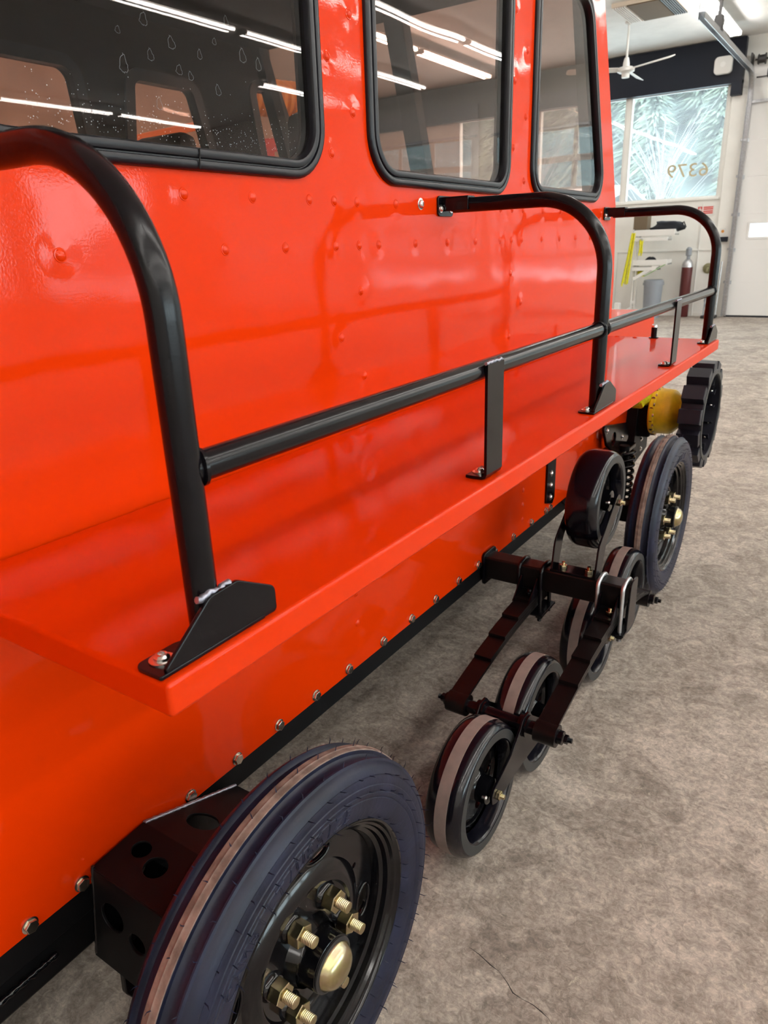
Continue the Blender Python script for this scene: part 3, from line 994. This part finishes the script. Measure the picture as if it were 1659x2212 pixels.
for i, y in enumerate((.262, .355, .445, .677, .800, .926, 1.052, 1.178, 1.328, 1.467, 1.599, 1.738, 1.870, 1.989, 2.135, 2.293, 2.43, 2.475, 2.75, 2.95, 3.15)):
    link('flange_bolt', M_BOLT, None, panel, (0, y, .4465), (i*.7, 0, 0))
link('button_bolt', M_BUTTON, None, panel, (0, 1.553, 1.490))
# far side, roof, floor, ends of the cab
XF = -1.50
OW1 = roundpoly([(0.62, 1.60), (1.80, 1.60), (1.76, 2.03), (0.62, 2.03)], .07, 8)
OW2 = roundpoly([(1.91, 1.60), (2.41, 1.60), (2.29, 2.03), (1.97, 2.03)], .06, 8)
OW3 = roundpoly([(2.68, 1.60), (3.00, 1.60), (2.78, 2.08), (2.60, 2.08)], .05, 8)
OW0 = roundpoly([(-1.0, 1.60), (0.42, 1.60), (0.42, 2.02), (-1.0, 2.02)], .08, 8)
far = link('far_side_panel', plate(side, [inset(w, .018) for w in (OW0, OW1, OW2, OW3)], .02, 'yz', XF+.01, .001), 'orange_red_paint', V)
link('far_lining', plate([(-1.28, .46), (3.05, .46), (3.03, 1.24), (3.0, 1.5), (2.84, 1.88), (2.70, 2.22), (-1.28, 2.22)], [inset(w, .018) for w in (OW0, OW1, OW2, OW3)], .006, 'yz', XF+.026), 'cab_lining', V)
for w in (OW0, OW1, OW2, OW3):
    link('window_seal', sweep_loop(inset(w, -.012), [(0, 0), (0, .016), (-.04, .016), (-.04, -.03), (0, -.03)], XF+.024), 'rubber_gasket', V)
    link('window_pane', plate(inset(w, .02), [], .005, 'yz', XF+.01), 'cab_glass', V)
link('near_lining', plate([(-1.28, .46), (3.05, .46), (3.03, 1.24), (3.0, 1.5), (2.84, 1.88), (2.70, 2.22), (-1.28, 2.22)], [inset(w, .03) for w in (W1, W2, W3)], .006, 'yz', -.028), 'cab_lining', V)
link('roof', box(XF-.01, .01, -1.32, 2.74, 2.235, 2.29, .02), 'orange_red_paint', V)
link('headliner', box(XF+.03, -.04, -1.28, 2.70, 2.205, 2.232), 'cab_lining', V)
link('cab_floor', box(XF+.02, -.03, -1.28, 3.45, .45, .50), 'cab_lining', V)
link('end_panel', box(XF, -.001, -1.32, -1.30, .433, 2.24, .003), 'orange_red_paint', V)
hood = link('hood', box(XF+.01, -.001, 3.09, 3.80, 1.03, 1.06, .012), 'orange_red_paint', V)
link('hood_front', box(XF+.01, -.012, 3.74, 3.80, .80, 1.04, .012), 'orange_red_paint', V)
def skew_box(x0, x1, pts, th):
    (y0, z0), (y1, z1) = pts
    d = Vector((y1-y0, z1-z0)).normalized()
    n = Vector((d.y, -d.x))*th
    loop = [(y0, z0), (y1, z1), (y1+n.x, z1+n.y), (y0+n.x, z0+n.y)]
    return plate(loop, [], x1-x0, 'yz', (x0+x1)/2, .002)
link('windshield_post', skew_box(-.075, -.021, [(3.02, 1.24), (2.68, 2.235)], -.05), 'black_chassis', V)
link('windshield_post', skew_box(XF+.021, XF+.075, [(3.02, 1.24), (2.68, 2.235)], -.05), 'black_chassis', V)
link('windshield_post', skew_box(-.80, -.72, [(3.02, 1.24), (2.68, 2.235)], -.05), 'black_chassis', V)
link('windshield_glass', skew_box(XF+.03, -.03, [(3.045, 1.24), (2.70, 2.235)], -.005), 'cab_glass', V)
link('dashboard', box(XF+.035, -.035, 2.72, 3.03, .95, 1.25, .03), 'black_chassis', V)
for x, y in ((-.42, 2.05), (-1.08, 2.05), (-1.08, .9)):
    s = link('cab_seat', box(x-.23, x+.23, y-.22, y+.28, .85, 1.0, .05), 'seat_vinyl', V)
    link('seat_back', xform(box(-.22, .22, -.05, .05, 0, .62, .045), Matrix.Translation((x, y-.20, .98)) @ Matrix.Rotation(.13, 4, 'X')), 'seat_vinyl', s)
    link('headrest', box(x-.12, x+.12, y-.33, y-.25, 1.60, 1.76, .03), 'seat_vinyl', s)
    link('seat_base', box(x-.18, x+.18, y-.18, y+.22, .50, .855, .01), 'black_chassis', s)

# side deck
ZD = 1.026
def deck_mesh():
    me = box(.004, .437, .353, 3.005, ZD-.038, ZD, .0055, 4)
    for p in me.polygons:
        p.use_smooth = True
    for e in me.edges:
        e.use_edge_sharp = False
    return me
deck = link('side_deck', deck_mesh(), 'orange_red_paint_stiff_sheet', V)
wn = deck.modifiers.new('weighted_normals', 'WEIGHTED_NORMAL')
wn.weight = 100
for x, y in ((.06, 2.975), (.133, 2.965), (.293, 2.965)):
    link('rivet', M_RIVET, None, deck, (x, y, ZD), ROT_UP)
lp = link('latch_post', lathe([(0, 0), (0, .018), (.004, .018), (.004, .011), (.042, .011), (.042, 0)], 16), 'black_powder_coat', deck, (.203, 2.975, ZD), ROT_UP)
link('latch_post_cap', lathe([(.042, .011), (.050, .010), (.054, .005), (.054, 0)], 14), 'stainless', deck, (.203, 2.975, ZD), ROT_UP)

# handrail
XR = .405
ZR = 1.207
RT = .0158
rail = link('handrail', tube([(XR, .434, ZR), (XR, 2.925, ZR)], RT, 20), 'black_powder_coat', V)
RTOP, RB = 1.487, .155
for y in (.434, 1.665, 2.925):
    tp = .0 if y > .5 else .012
    p = [(XR, y, ZD+.004), (XR, y, ZD+.2), (XR, y, RTOP+tp-RB)]+arc((XR-RB, y, RTOP+tp-RB), RB, 5, 90, 17)+[(.10, y, RTOP+tp), (.028, y, RTOP+tp)]
    st = link('stanchion', tube(p, RT+.0006, 20), 'black_powder_coat', rail)
    # wall bracket: flattened end with side tabs and two bolts
    link('wall_bracket', join(plate(roundpoly([(y-.036, RTOP+tp-.022), (y+.036, RTOP+tp-.022), (y+.036, RTOP+tp+.022), (y-.036, RTOP+tp+.022)], .008, 4), [], .005, 'yz', .0030, .001), box(.004, .075, y-.0185, y+.0185, RTOP+tp+.014, RTOP+tp+.020, .002), box(.004, .075, y-.0185, y-.0135, RTOP+tp-.012, RTOP+tp+.018, .0015)), 'black_powder_coat', rail)
    for s in (-1, 1):
        link('bracket_bolt', M_BUTTON_S, None, rail, (.0054, y+s*.026, RTOP+tp-.006))
    # foot: gusset plate standing on the outer side and a flange with a bolt
    gx = XR+RT+.0035
    gp = roundpoly([(y-.078, ZD+.002), (y+.082, ZD+.002), (y+.082, ZD+.030), (y+.030, ZD+.058), (y-.008, ZD+.056)], [.004, .004, .010, .012, .016], 5)
    g = link('foot_gusset', plate(gp, [], .0052, 'yz', gx, .0012), 'black_powder_coat', rail)
    link('foot_flange', plate(roundpoly([(gx-.036, y-.079), (gx+.0026, y-.079), (gx+.0026, y+.072), (gx-.036, y-.030)], [.010, .002, .002, .012], 5), [], .0045, 'xy', ZD+.0028, .001), 'black_powder_coat', rail)
    link('foot_bolt', M_BUTTON, None, rail, (gx-.0205, y-.058, ZD+.005), ROT_UP)
    link('weld_bead', tube([(gx-.004+.0012*math.sin(k*9), y-.020+k*.0042, ZD+.057+.0016*math.sin(k*5.1)) for k in range(12)], [.0038+.0009*math.sin(k*3.3) for k in range(12)], 8), 'weld_bead', rail)
    ring = [(XR+(RT+.001)*math.sin(2*PI*k/18), y+RT*(1 if y < 2.9 else -1)*(.96+.12*math.cos(4*PI*k/18)), ZR+(RT+.001)*math.cos(2*PI*k/18)) for k in range(18)]
    link('weld_bead', tube(ring, .0036, 6, closed=True), 'black_powder_coat', rail)
    if .5 < y < 2.9:
        ring = [(q[0], 2*y-q[1], q[2]) for q in ring]
        link('weld_bead', tube(ring, .0036, 6, closed=True), 'black_powder_coat', rail)
for yc in (1.070, 2.332):
    w = .030
    sx = XR+RT+.001
    v, f = [], []
    prof = [(sx-.034, ZD+.006), (sx-.034, ZD+.0012), (sx-.004, ZD+.0012), (sx+.002, ZD+.0035), (sx+.005, ZD+.010), (sx+.005, ZR+.012), (sx, ZR+.012), (sx, ZD+.011), (sx-.002, ZD+.0068), (sx-.005, ZD+.006)]
    link('support_strut', plate([(a, b) for a, b in prof], [], 2*w, 'xz', yc), 'black_powder_coat', rail)
    link('strut_bolt', M_BUTTON, None, rail, (sx-.0195, yc-.006, ZD+.006), ROT_UP)
    link('weld_bead', tube([(sx+.001+.001*math.sin(k*7), yc-w+k*2*w/14, ZR+.0135+.0012*math.sin(k*4.3)) for k in range(15)], [.003+.0010*math.sin(k*2.7) for k in range(15)], 8), 'weld_bead', rail)

# chassis frame
frame = link('frame_rail', join(box(-.14, -.006, -1.3, 3.45, .375, .4325, .003), box(-.12, -.012, -1.3, .47, .302, .380, .006)), 'black_chassis', V)
link('frame_rail_far', box(XF+.01, XF+.14, -1.3, 3.45, .375, .4325, .003), 'black_chassis', V)
for y in (.40, 1.94, 3.2):
    link('cross_member', box(XF+.1, -.1, y-.04, y+.04, .38, .43), 'black_chassis', V)
link('weld_bead', tube([(-.004, .15+k*.006, .352+.001*math.sin(k*2.9)) for k in range(40)], [.0055+.0012*math.sin(k*2.2) for k in range(40)], 8), 'black_gloss', frame)

# front suspension arm: folded box with lightening holes
AX = [(.437, .305), (.462, .470), (.566, .478), (.775, .402), (.775, .34), (.60, .28)]
arm = link('suspension_arm', plate(AX, [circ(.53, .40, .028, 20), circ(.64, .37, .03, 20)], .006, 'yz', .012, .001), 'black_powder_coat', V)
def strip(p0, p1, x0, x1, holes, th=.005):
    """plate spanning x0..x1 along the folded edge p0 -> p1 (y, z)"""
    L_ = math.hypot(p1[0]-p0[0], p1[1]-p0[1])
    me = plate([(x0, 0), (x1, 0), (x1, L_), (x0, L_)], [circ(hx, hl*L_, hr, 22, 1.15) for hx, hl, hr in holes], th, 'xy', 0, .001)
    d = Vector((0, p1[0]-p0[0], p1[1]-p0[1])).normalized()
    n = Vector((1, 0, 0)).cross(d)
    M = Matrix(((1, d.x, n.x, 0), (0, d.y, n.y, p0[0]), (0, d.z, n.z, p0[1]), (0, 0, 0, 1)))
    return xform(me, M)
link('arm_front_plate', strip(AX[0], AX[1], .012, .205, [(.062, .60, .025), (.122, .5, .018)]), 'black_chassis', arm)
link('arm_top_plate', strip(AX[1], AX[2], .012, .205, [(.055, .62, .017), (.105, .5, .020)]), 'black_chassis', arm)
link('arm_slope_plate', strip(AX[2], AX[3], .012, .205, [(.075, .35, .028), (.10, .75, .024)]), 'black_chassis', arm)
link('arm_edge_weld', tube([(.014, .566+k*.209/30, .480-k*.076/30) for k in range(31)], [.0042+.0008*math.sin(k*2.7) for k in range(31)], 8), 'weld_bead', arm)
link('arm_edge_weld', tube([(.014, .437+k*.025/20, .310+k*.165/20) for k in range(21)], [.0036+.0006*math.sin(k*2.7) for k in range(21)], 8), 'black_gloss', arm)
link('arm_outer_plate', plate(AX, [circ(.60, .38, .03, 20)], .006, 'yz', .205, .001), 'black_powder_coat', arm)
link('axle_beam', join(box(-.10, .23, .575, .665, .285, .372, .006), tube([(-.05, .50, .24), (.22, .60, .30)], .022, 12)), 'black_powder_coat', arm)
lk = link('lower_link', plate(roundpoly([(.452, .31), (.50, .31), (.62, .20), (.62, .12), (.56, .10), (.478, .17), (.447, .235)], [.008, .01, .01, .01, .02, .015, .015], 5), [], .012, 'yz', .055, .002), 'black_powder_coat', arm)
link('flange_bolt', M_BOLT, None, arm, (.061, .474, .212))

# ------------------------------------------------------------------ big spoked-rib tyres
TP = [(.046, .2235), (.050, .2265), (.0535, .2345), (.0565, .245), (.0580, .2555), (.0588, .263), (.0576, .2645), (.0588, .2665), (.0592, .2725), (.0582, .274), (.0592, .277), (.0588, .285), (.0576, .2865), (.0576, .294), (.0555, .300), (.0560, .3025), (.0530, .3085), (.0490, .3135), (.0440, .3165), (.0405, .3185), (.0385, .3225), (.0360, .3230), (.0340, .3180), (.0310, .3150), (.0200, .3150), (.0140, .3180), (.0118, .3205), (.0112, .3265), (0, .3270)]
TFULL = TP+[(-x, r) for x, r in reversed(TP[:-1])]
def tire_mesh():
    return lathe(TFULL, 120, 28)
def rib_mesh():
    return lathe([(-.0112, .3262), (-.0108, .3285), (-.0045, .3292), (-.0012, .3292), (0, .3302), (.0012, .3292), (.0045, .3292), (.0108, .3285), (.0112, .3262)], 120, 40)
def hair_mesh(seed):
    rnd = random.Random(seed)
    v, f = [], []
    def spike(p, d, l, bend):
        d = Vector(d).normalized()
        s = d.orthogonal().normalized()*.0008
        q = d.cross(s).normalized()*.0008
        b = len(v)
        mid = Vector(p)+d*l*.55
        tip = mid+(d+Vector(bend)).normalized()*l*.5
        v.extend([Vector(p)+s, Vector(p)-s+q, Vector(p)-s-q, mid+s*.9, mid-s*.9+q*.9, mid-s*.9-q*.9, tip])
        for k in range(3):
            f.append((b+k, b+(k+1) % 3, b+3+(k+1) % 3, b+3+k))
            f.append((b+3+k, b+3+(k+1) % 3, b+6))
    for x, r, n, dr in ((0.0, .329, 42, 0), (.037, .3225, 40, 0), (.056, .302, 46, 1), (.0590, .276, 46, 1), (.0500, .2285, 46, 1), (-.037, .3225, 40, 0)):
        for k in range(n):
            a = 2*PI*(k+rnd.uniform(-.15, .15))/n
            ca, sa = math.cos(a), math.sin(a)
            d = (0, ca, sa) if dr == 0 else (1, ca*.25, sa*.25)
            spike((x, r*ca, r*sa), d, rnd.uniform(.009, .016), (rnd.uniform(-.6, .6), rnd.uniform(-.6, .6), rnd.uniform(-.6, .6)))
    return from_data(v, f, 60)
def letter_mesh():
    ms = []
    s = 'CAMBILT/USSIZE'
    for i, ch in enumerate(s):
        a = math.radians(141-67*i/(len(s)-1))
        t_ = text_mesh(ch, .036, outline=.0011, align='CENTER', sx=.85)
        # local x -> tangential clockwise, local y -> radial, local z -> +X
        ca, sa = math.cos(a), math.sin(a)
        xd, yd = Vector((0, sa, -ca)), Vector((0, ca, sa))
        zd = Vector((1, 0, 0))
        p = Vector((.0568, ca*.2385, sa*.2385))
        M = Matrix(((xd.x, yd.x, zd.x, p.x), (xd.y, yd.y, zd.y, p.y), (xd.z, yd.z, zd.z, p.z), (0, 0, 0, 1)))
        t_.transform(M)
        for vv in t_.vertices:
            rr = math.hypot(vv.co.y, vv.co.z)
            pr_ = [q for q in TP[:8]]
            xs_ = pr_[-1][0]
            for (xa, ra), (xb, rb) in zip(pr_[:-1], pr_[1:]):
                if ra <= rr <= rb:
                    xs_ = xa+(xb-xa)*(rr-ra)/(rb-ra)
                    break
            vv.co.x = xs_+(vv.co.x-.0568)+.0004
        ms.append(t_)
    return join(*ms)
RIM = [(.0470, .2265), (.0500, .2255), (.0505, .222), (.0480, .2195), (.0440, .2175), (.0420, .2130), (.0360, .2105), (.0330, .2050), (.0240, .2030), (.0200, .1960), (.0080, .1930), (-.010, .1900), (-.030, .193), (-.046, .205), (-.050, .2255)]
def big_wheel(loc, rx=0.0, letters=True):
    w = link('road_wheel', lathe(RIM, 96, 30), 'black_gloss', V, loc, (rx, 0, 0))
    sl = []
    for k in range(4):
        a = math.radians(45+28+90*k)
        sl.append(circ(.166*math.cos(a), .166*math.sin(a), .015, 22, 2.0, a+PI/2))
    for k in range(4):
        a = math.radians(18+90*k)
        sl.append(circ(.150*math.cos(a), .150*math.sin(a), .006, 14))
    link('wheel_disc', plate(circ(0, 0, .1915, 72), sl, .006, 'yz', .002, .001), 'black_gloss', w)
    link('disc_dome', lathe([(.004, .146), (.009, .140), (.014, .128), (.017, .118), (.0165, .112), (.012, .108), (.0115, .06), (.03, .052)], 72, 30), 'black_gloss', w)
    for k in range(4):
        a = math.radians(45+28+90*k)
        q = [(.006, .166*math.cos(a)+.033*math.cos(b)*-math.sin(a)+.018*math.sin(b)*math.cos(a), .166*math.sin(a)+.033*math.cos(b)*math.cos(a)+.018*math.sin(b)*math.sin(a)) for b in [2*PI*j/28 for j in range(28)]]
        link('slot_lip', tube(q, .0032, 8, closed=True), 'black_gloss', w)
    link('hub', lathe([(.01, .058), (.02, .055), (.028, .048), (.036, .046), (.060, .045), (.063, .040), (.063, 0)], 48, 30), 'black_gloss', w)
    link('hub_cap_flange', lathe([(.060, .036), (.062, .044), (.065, .044), (.067, .037)], 48), 'dark_metal', w)
    link('hub_cap', lathe([(.064, .0385), (.069, .0385), (.071, .036), (.0765, .034), (.083, .027), (.087, .016), (.088, 0)], 48, 60), 'yellow_zinc', w)
    for k in range(6):
        a = math.radians(52+60*k)
        link('lug_nut', M_LUG, None, w, (.0185, .086*math.cos(a), .086*math.sin(a)), (k*.5, 0, 0))
        link('lug_seat', lathe([(.010, .024), (.015, .0225), (.0185, .0195), (.0188, 0)], 20), 'black_gloss', w, (0, .086*math.cos(a), .086*math.sin(a)))
    link('tire', TIRE, None, w)
    link('tread_rib', RIB, None, w)
    h = link('tread_hairs', HAIR, None, w)
    h['kind'] = 'stuff'
    if letters:
        link('tire_lettering', LETT, None, w)
    return w
TIRE = tire_mesh(); TIRE.materials.append(MATS['tire_rubber'])
RIB = rib_mesh(); RIB.materials.append(MATS['worn_tread_rib'])
HAIR = hair_mesh(4); HAIR.materials.append(MATS['tire_rubber'])
LETT = letter_mesh(); LETT.materials.append(MATS['tire_rubber'])
XW = .309
big_wheel((XW, .619, .328))
big_wheel((XW, 2.905, .328), 0.0)
link('rear_axle', box(-.2, .27, 2.87, 2.94, .295, .36, .006), 'black_chassis', V)
link('rear_axle_arm', plate([(2.6, .43), (3.2, .43), (3.0, .27), (2.85, .27)], [circ(2.9, .35, .02)], .01, 'yz', -.004), 'black_chassis', V)

# ------------------------------------------------------------------ bogie wheels
BR = .166
def bogie_prof(sh):
    return [(.010, .118), (.040, .122), (.045, .1255), (.0465, .130), (.0465, .150), (.0445, .155), (.037, .1610), (.026, .1648), (.0158, .1655)]
def bogie_wheel(loc, R=BR, band=True, k=1.0):
    p = [(x*k, r*R/.166) for x, r in bogie_prof(0)]
    full = p+[(-x, r) for x, r in reversed(p)]
    w = link('bogie_wheel', lathe(full, 72, 32), 'polyurethane_black', V, loc)
    link('wheel_face', lathe([(.0466*k, .1285*R/.166), (.0472*k, .1290*R/.166), (.0472*k, .1505*R/.166), (.0466*k, .151*R/.166)], 72), 'polyurethane_face', w)
    if band:
        link('tread_band', lathe([(-.0158, .1650), (-.0150, .1660), (.0150, .1660), (.0158, .1650)], 72), 'worn_tread_band', w)
    link('wheel_disc', plate(circ(0, 0, .121*R/.166, 56), [circ(.075*math.cos(a), .075*math.sin(a), .017, 18) for a in [2*PI*j/5 for j in range(5)]], .006, 'yz', .0, .001), 'black_gloss', w)
    link('disc_ring', lathe([(.003, .104), (.010, .101), (.010, .097), (.003, .094)], 56), 'black_gloss', w)
    link('hub', lathe([(.003, .045), (.012, .042), (.020, .034), (.046, .032), (.048, .026), (.048, 0)], 36), 'black_gloss', w)
    link('grease_nipple', lathe([(.04, 0), (.04, .005), (.047, .004), (.049, .0055), (.053, .004), (.053, 0)], 12), 'stainless', w, (0, -.030, .004))
    return w
XB = .292
YC1, YC2 = 1.437, 2.285
WH = [(1.268, YC1), (1.606, YC1), (2.116, YC2), (2.468, YC2)]
for y, _ in WH:
    bogie_wheel((XB, y, .166))
ZT = .252
for yc in (YC1, YC2):
    s = 1 if yc == YC1 else -1
    tb = link('pivot_tube', tube([(.125, yc, ZT), (.452, yc, ZT)], .0175, 20), 'black_powder_coat', V)
    link('pivot_bolt', M_NUT_B, None, tb, (.455, yc, ZT))
    link('pivot_bolt', M_NUT_B, None, tb, (.122, yc, ZT), (0, 0, PI))
    ya, yb = [y for y, c in WH if c == yc]
    for px in (XB-.060, XB+.060):
        # boomerang shaped rocker plate hanging from the pivot tube to both axles
        o = [(ya-.022, .150), (ya-.026, .172), (ya-.012, .186), (yc-.085, ZT-.030), (yc-.036, ZT+.008), (yc-.018, ZT+.030), (yc+.018, ZT+.030), (yc+.036, ZT+.008), (yc+.085, ZT-.030), (yb+.012, .186), (yb+.026, .172), (yb+.022, .150), (yb, .140), (yb-.030, .141), (yc+.05, .146), (yc, .148), (yc-.05, .146), (ya+.030, .141), (ya, .140)]
        pl = link('rocker_plate', plate(roundpoly(o, .008, 3), [], .007, 'yz', px, .001), 'black_powder_coat', tb)
        link('pivot_collar', lathe([(-.014, .0175), (-.014, .026), (.010, .029), (.010, .0175)], 28), 'black_powder_coat', tb, (px, yc, ZT))
    for y in (ya, yb):
        link('axle_bolt', M_NUT_Y, None, tb, (XB+.064, y, .164))
        link('axle_spacer', tube([(XB-.058, y, .164), (XB+.058, y, .164)], .012, 12), 'black_powder_coat', tb)

# cross beam with leaf springs and U-bolts
YBM0, YBM1 = 1.905, 1.968
bmz0, bmz1 = .388, .461
beam_ = link('cross_beam', box(-.01, .452, YBM0, YBM1, bmz0, bmz1, .005), 'black_primer', V)
link('beam_flange', plate(roundpoly([(YBM0-.010, bmz0-.02), (YBM1+.012, bmz0-.02), (YBM1+.012, bmz1+.012), (YBM0-.010, bmz1+.012)], .012, 4), [], .008, 'yz', .006, .002), 'black_powder_coat', beam_)
link('beam_end_plate', plate(roundpoly([(YBM0-.002, .322), (YBM1+.014, .322), (YBM1+.014, bmz1+.008), (YBM0+.012, bmz1+.008)], [.01, .01, .012, .02], 4), [], .006, 'yz', .462, .0015), 'black_powder_coat', beam_)
YM = (YBM0+YBM1)/2
ZS0 = .335
for xs in (.163, .410):
    for li, (a, b) in enumerate([(YM-YC1, YC2-YM), (.36, .27), (.27, .20), (.18, .14), (.095, .085)]):
        v, f = [], []
        n = 22
        for i in range(n+1):
            y = -a+(a+b)*i/n
            hl = (YM-YC1) if y < 0 else (YC2-YM)
            z = ZS0+.0095*li-(ZS0-ZT-.018)*(abs(y)/hl)**2
            for dx, dz in ((-.026, 0), (.026, 0), (.026, .0085), (-.026, .0085)):
                v.append((xs+dx, YM+y, z+dz))
        for i in range(n):
            for k in range(4):
                f.append((i*4+k, i*4+(k+1) % 4, i*4+4+(k+1) % 4, i*4+4+k))
        f += [(3, 2, 1, 0), (n*4, n*4+1, n*4+2, n*4+3)]
        lf = link('spring_leaf', from_data(v, f, 30), 'black_primer', beam_)
    for yc in (YC1, YC2):
        link('spring_eye', tube([(xs-.028, yc, ZT), (xs+.028, yc, ZT)], .029, 22), 'black_primer', beam_)
    for ux in (xs-.036, xs+.036):
        p = [(ux, YBM0-.007, .288), (ux, YBM0-.007, bmz1-.010)]+[(ux, YM+(YM-YBM0+.007)*-math.cos(a), bmz1-.010+.018*math.sin(a)) for a in (.35, .8, 1.2, 1.571, 1.94, 2.34, 2.79)]+[(ux, YBM1+.007, bmz1-.010), (ux, YBM1+.007, .288)]
        link('u_bolt', tube(p, .0062, 10), 'galvanized' if ux > .2 else 'black_powder_coat', beam_)
        for yy in (YBM0-.007, YBM1+.007):
            link('u_bolt_nut', M_NUT_B, None, beam_, (ux, yy, .309), ROT_DN)
    link('spring_plate', box(xs-.052, xs+.052, YBM0-.024, YBM1+.024, .309, .317, .002), 'black_powder_coat', beam_)
    link('spring_pad', box(xs-.026, xs+.026, YBM0-.004, YBM1+.004, .372, .389), 'black_chassis', beam_)
    for s in (-1, 1):
        link('spring_guide', plate([(YBM0-.075, .372), (YBM0-.001, .372), (YBM0-.001, .432), (YBM0-.010, .432)], [], .0035, 'yz', xs+s*.0255), 'black_powder_coat', beam_)
    link('guide_bolt', M_NUT_Y if xs > .3 else M_NUT_B, None, beam_, (xs+.012, YBM0-.034, .384), ROT_UP)

# raised return idler on two flat arms
idw = bogie_wheel((XB, 2.088, .648), .153, False, 1.04)
idw.name = 'return_idler'
base = link('idler_bracket', plate([(.223, YBM0+.004), (.361, YBM0+.004), (.361, YBM1-.004), (.223, YBM1-.004)], [], .006, 'xy', bmz1+.003, .001), 'black_powder_coat', V)
for px in (.226, .358):
    loop = roundpoly([(YBM0+.006, bmz1+.001), (YBM0+.058, bmz1+.001), (1.995, .548), (2.112, .634), (2.108, .666), (2.080, .672), (1.93, .555)], [0, 0, .05, .016, .016, .02, .06], 5)
    link('idler_arm', plate(loop, [], .006, 'yz', px, .001), 'black_powder_coat', base)
link('axle_bolt', M_NUT_Y, None, base, (.361, 2.088, .648))
link('base_bolt', M_NUT_Y, None, base, (.254, YM, bmz1+.006), ROT_UP)
link('base_bolt', M_NUT_Y, None, base, (.333, YM, bmz1+.006), ROT_UP)
link('axle_spacer', tube([(.228, 2.088, .648), (.357, 2.088, .648)], .012, 12), 'black_powder_coat', base)

# bolted black strap on the lower side panel
stp = link('body_strap', plate([(2.418, .66), (2.498, .66), (2.498, .482), (2.478, .462), (2.418, .480)], [], .008, 'yz', .004, .001), 'black_powder_coat', V)
for z in (.588, .542, .495):
    link('strap_bolt', M_BUTTON, None, stp, (.008, 2.452, z))

# rear spring gear and final drive
brk = link('spring_bracket', plate(roundpoly([(2.95, .66), (3.30, .60), (3.34, .52), (3.20, .47), (3.02, .56)], .012, 4), [circ(3.11, .568, .034, 20)], .012, 'yz', .035, .002), 'black_powder_coat', V)
link('bracket_bolt', M_BUTTON, None, brk, (.041, 3.24, .55))
link('bracket_bolt', M_BUTTON, None, brk, (.041, 3.00, .63))
link('bracket_web', box(0, .10, 3.02, 3.26, .505, .525, .004), 'black_powder_coat', brk)
cp = []
for k in range(190):
    a = k*.30
    cp.append((.085+.042*math.cos(a), 3.13+.042*math.sin(a), .24+.275*k/189))
coil = link('coil_spring', tube(cp, .0085, 8), 'black_powder_coat', V)
link('spring_rod', tube([(.085, 3.13, .20), (.085, 3.13, .54)], .022, 12), 'black_chassis', coil)
link('spring_seat', box(.03, .14, 3.07, 3.19, .205, .235, .006), 'black_powder_coat', coil)
post = link('drive_housing', join(box(-.25, .106, 3.455, 3.60, .50, .72, .01), plate([(3.40, .36), (3.66, .40), (3.66, .72), (3.455, .72)], [], .10, 'yz', 0.0, .002)), 'black_chassis', V)
link('housing_bolt', M_BUTTON, None, post, (.050, 3.54, .47))
link('housing_bolt', M_BUTTON, None, post, (.050, 3.54, .42))
YS, ZS = 3.50, .625
fd = link('final_drive', lathe([(.105, 0), (.105, .108), (.112, .113), (.128, .113), (.132, .107), (.190, .104), (.202, .098), (.228, .072), (.240, .066), (.268, .064), (.268, 0)], 48, 30), 'yellow_paint', V, (0, YS, ZS))
MB = hexbolt_mesh(.007, .006); MB.materials.append(MATS['zinc_bolt'])
for k in range(14):
    a = 2*PI*k/14
    link('flange_bolt', MB, None, fd, (.127, .108*math.cos(a), .108*math.sin(a)), (a, 0, 0))
    link('rim_bolt', MB, None, fd, (.120, .112*math.cos(a+.2), .112*math.sin(a+.2)), (a+.2, 0, PI/2))
link('rag', lump(.045, .07, .06, 8, .55), 'yellow_strap', fd, (.055, -.06, .075))
# drive sprocket: drum with broad teeth
def sprocket(n=14, R=.241, r=.204, hw=.047):
    lp_ = []
    for k in range(n):
        a = 2*PI*k/n
        st = 2*PI/n
        for da, rr in ((.04, r), (.32, r), (.40, R), (.92, R)):
            lp_.append(((rr)*math.cos(a+da*st), (rr)*math.sin(a+da*st)))
    return lp_
out = sprocket()
hole = circ(0, 0, .188, 60)
sp = link('drive_sprocket', plate(out, [hole], .094, 'yz', 0, .003), 'sprocket_plastic', V, (.312, YS, ZS))
link('sprocket_web', plate(circ(0, 0, .192, 56), [], .012, 'yz', -.030, .002), 'sprocket_plastic', sp)
link('sprocket_ring', lathe([(.0475, .186), (.0505, .188), (.0505, .205), (.0475, .207)], 60), 'polyurethane_face', sp)
link('sprocket_hub', lathe([(-.025, .06), (.0, .055), (.0, 0)], 32), 'sprocket_plastic', sp)
for k in range(14):
    a = 2*PI*(k+.1)/14
    link('sprocket_bolt', M_BUTTON, None, sp, (.012, .172*math.cos(a), .172*math.sin(a)))
    ri = box(-.03, .030, -.004, .004, .150, .190)
    link('sprocket_rib', ri, 'sprocket_plastic', sp, (0, 0, 0), (a+.22, 0, 0))
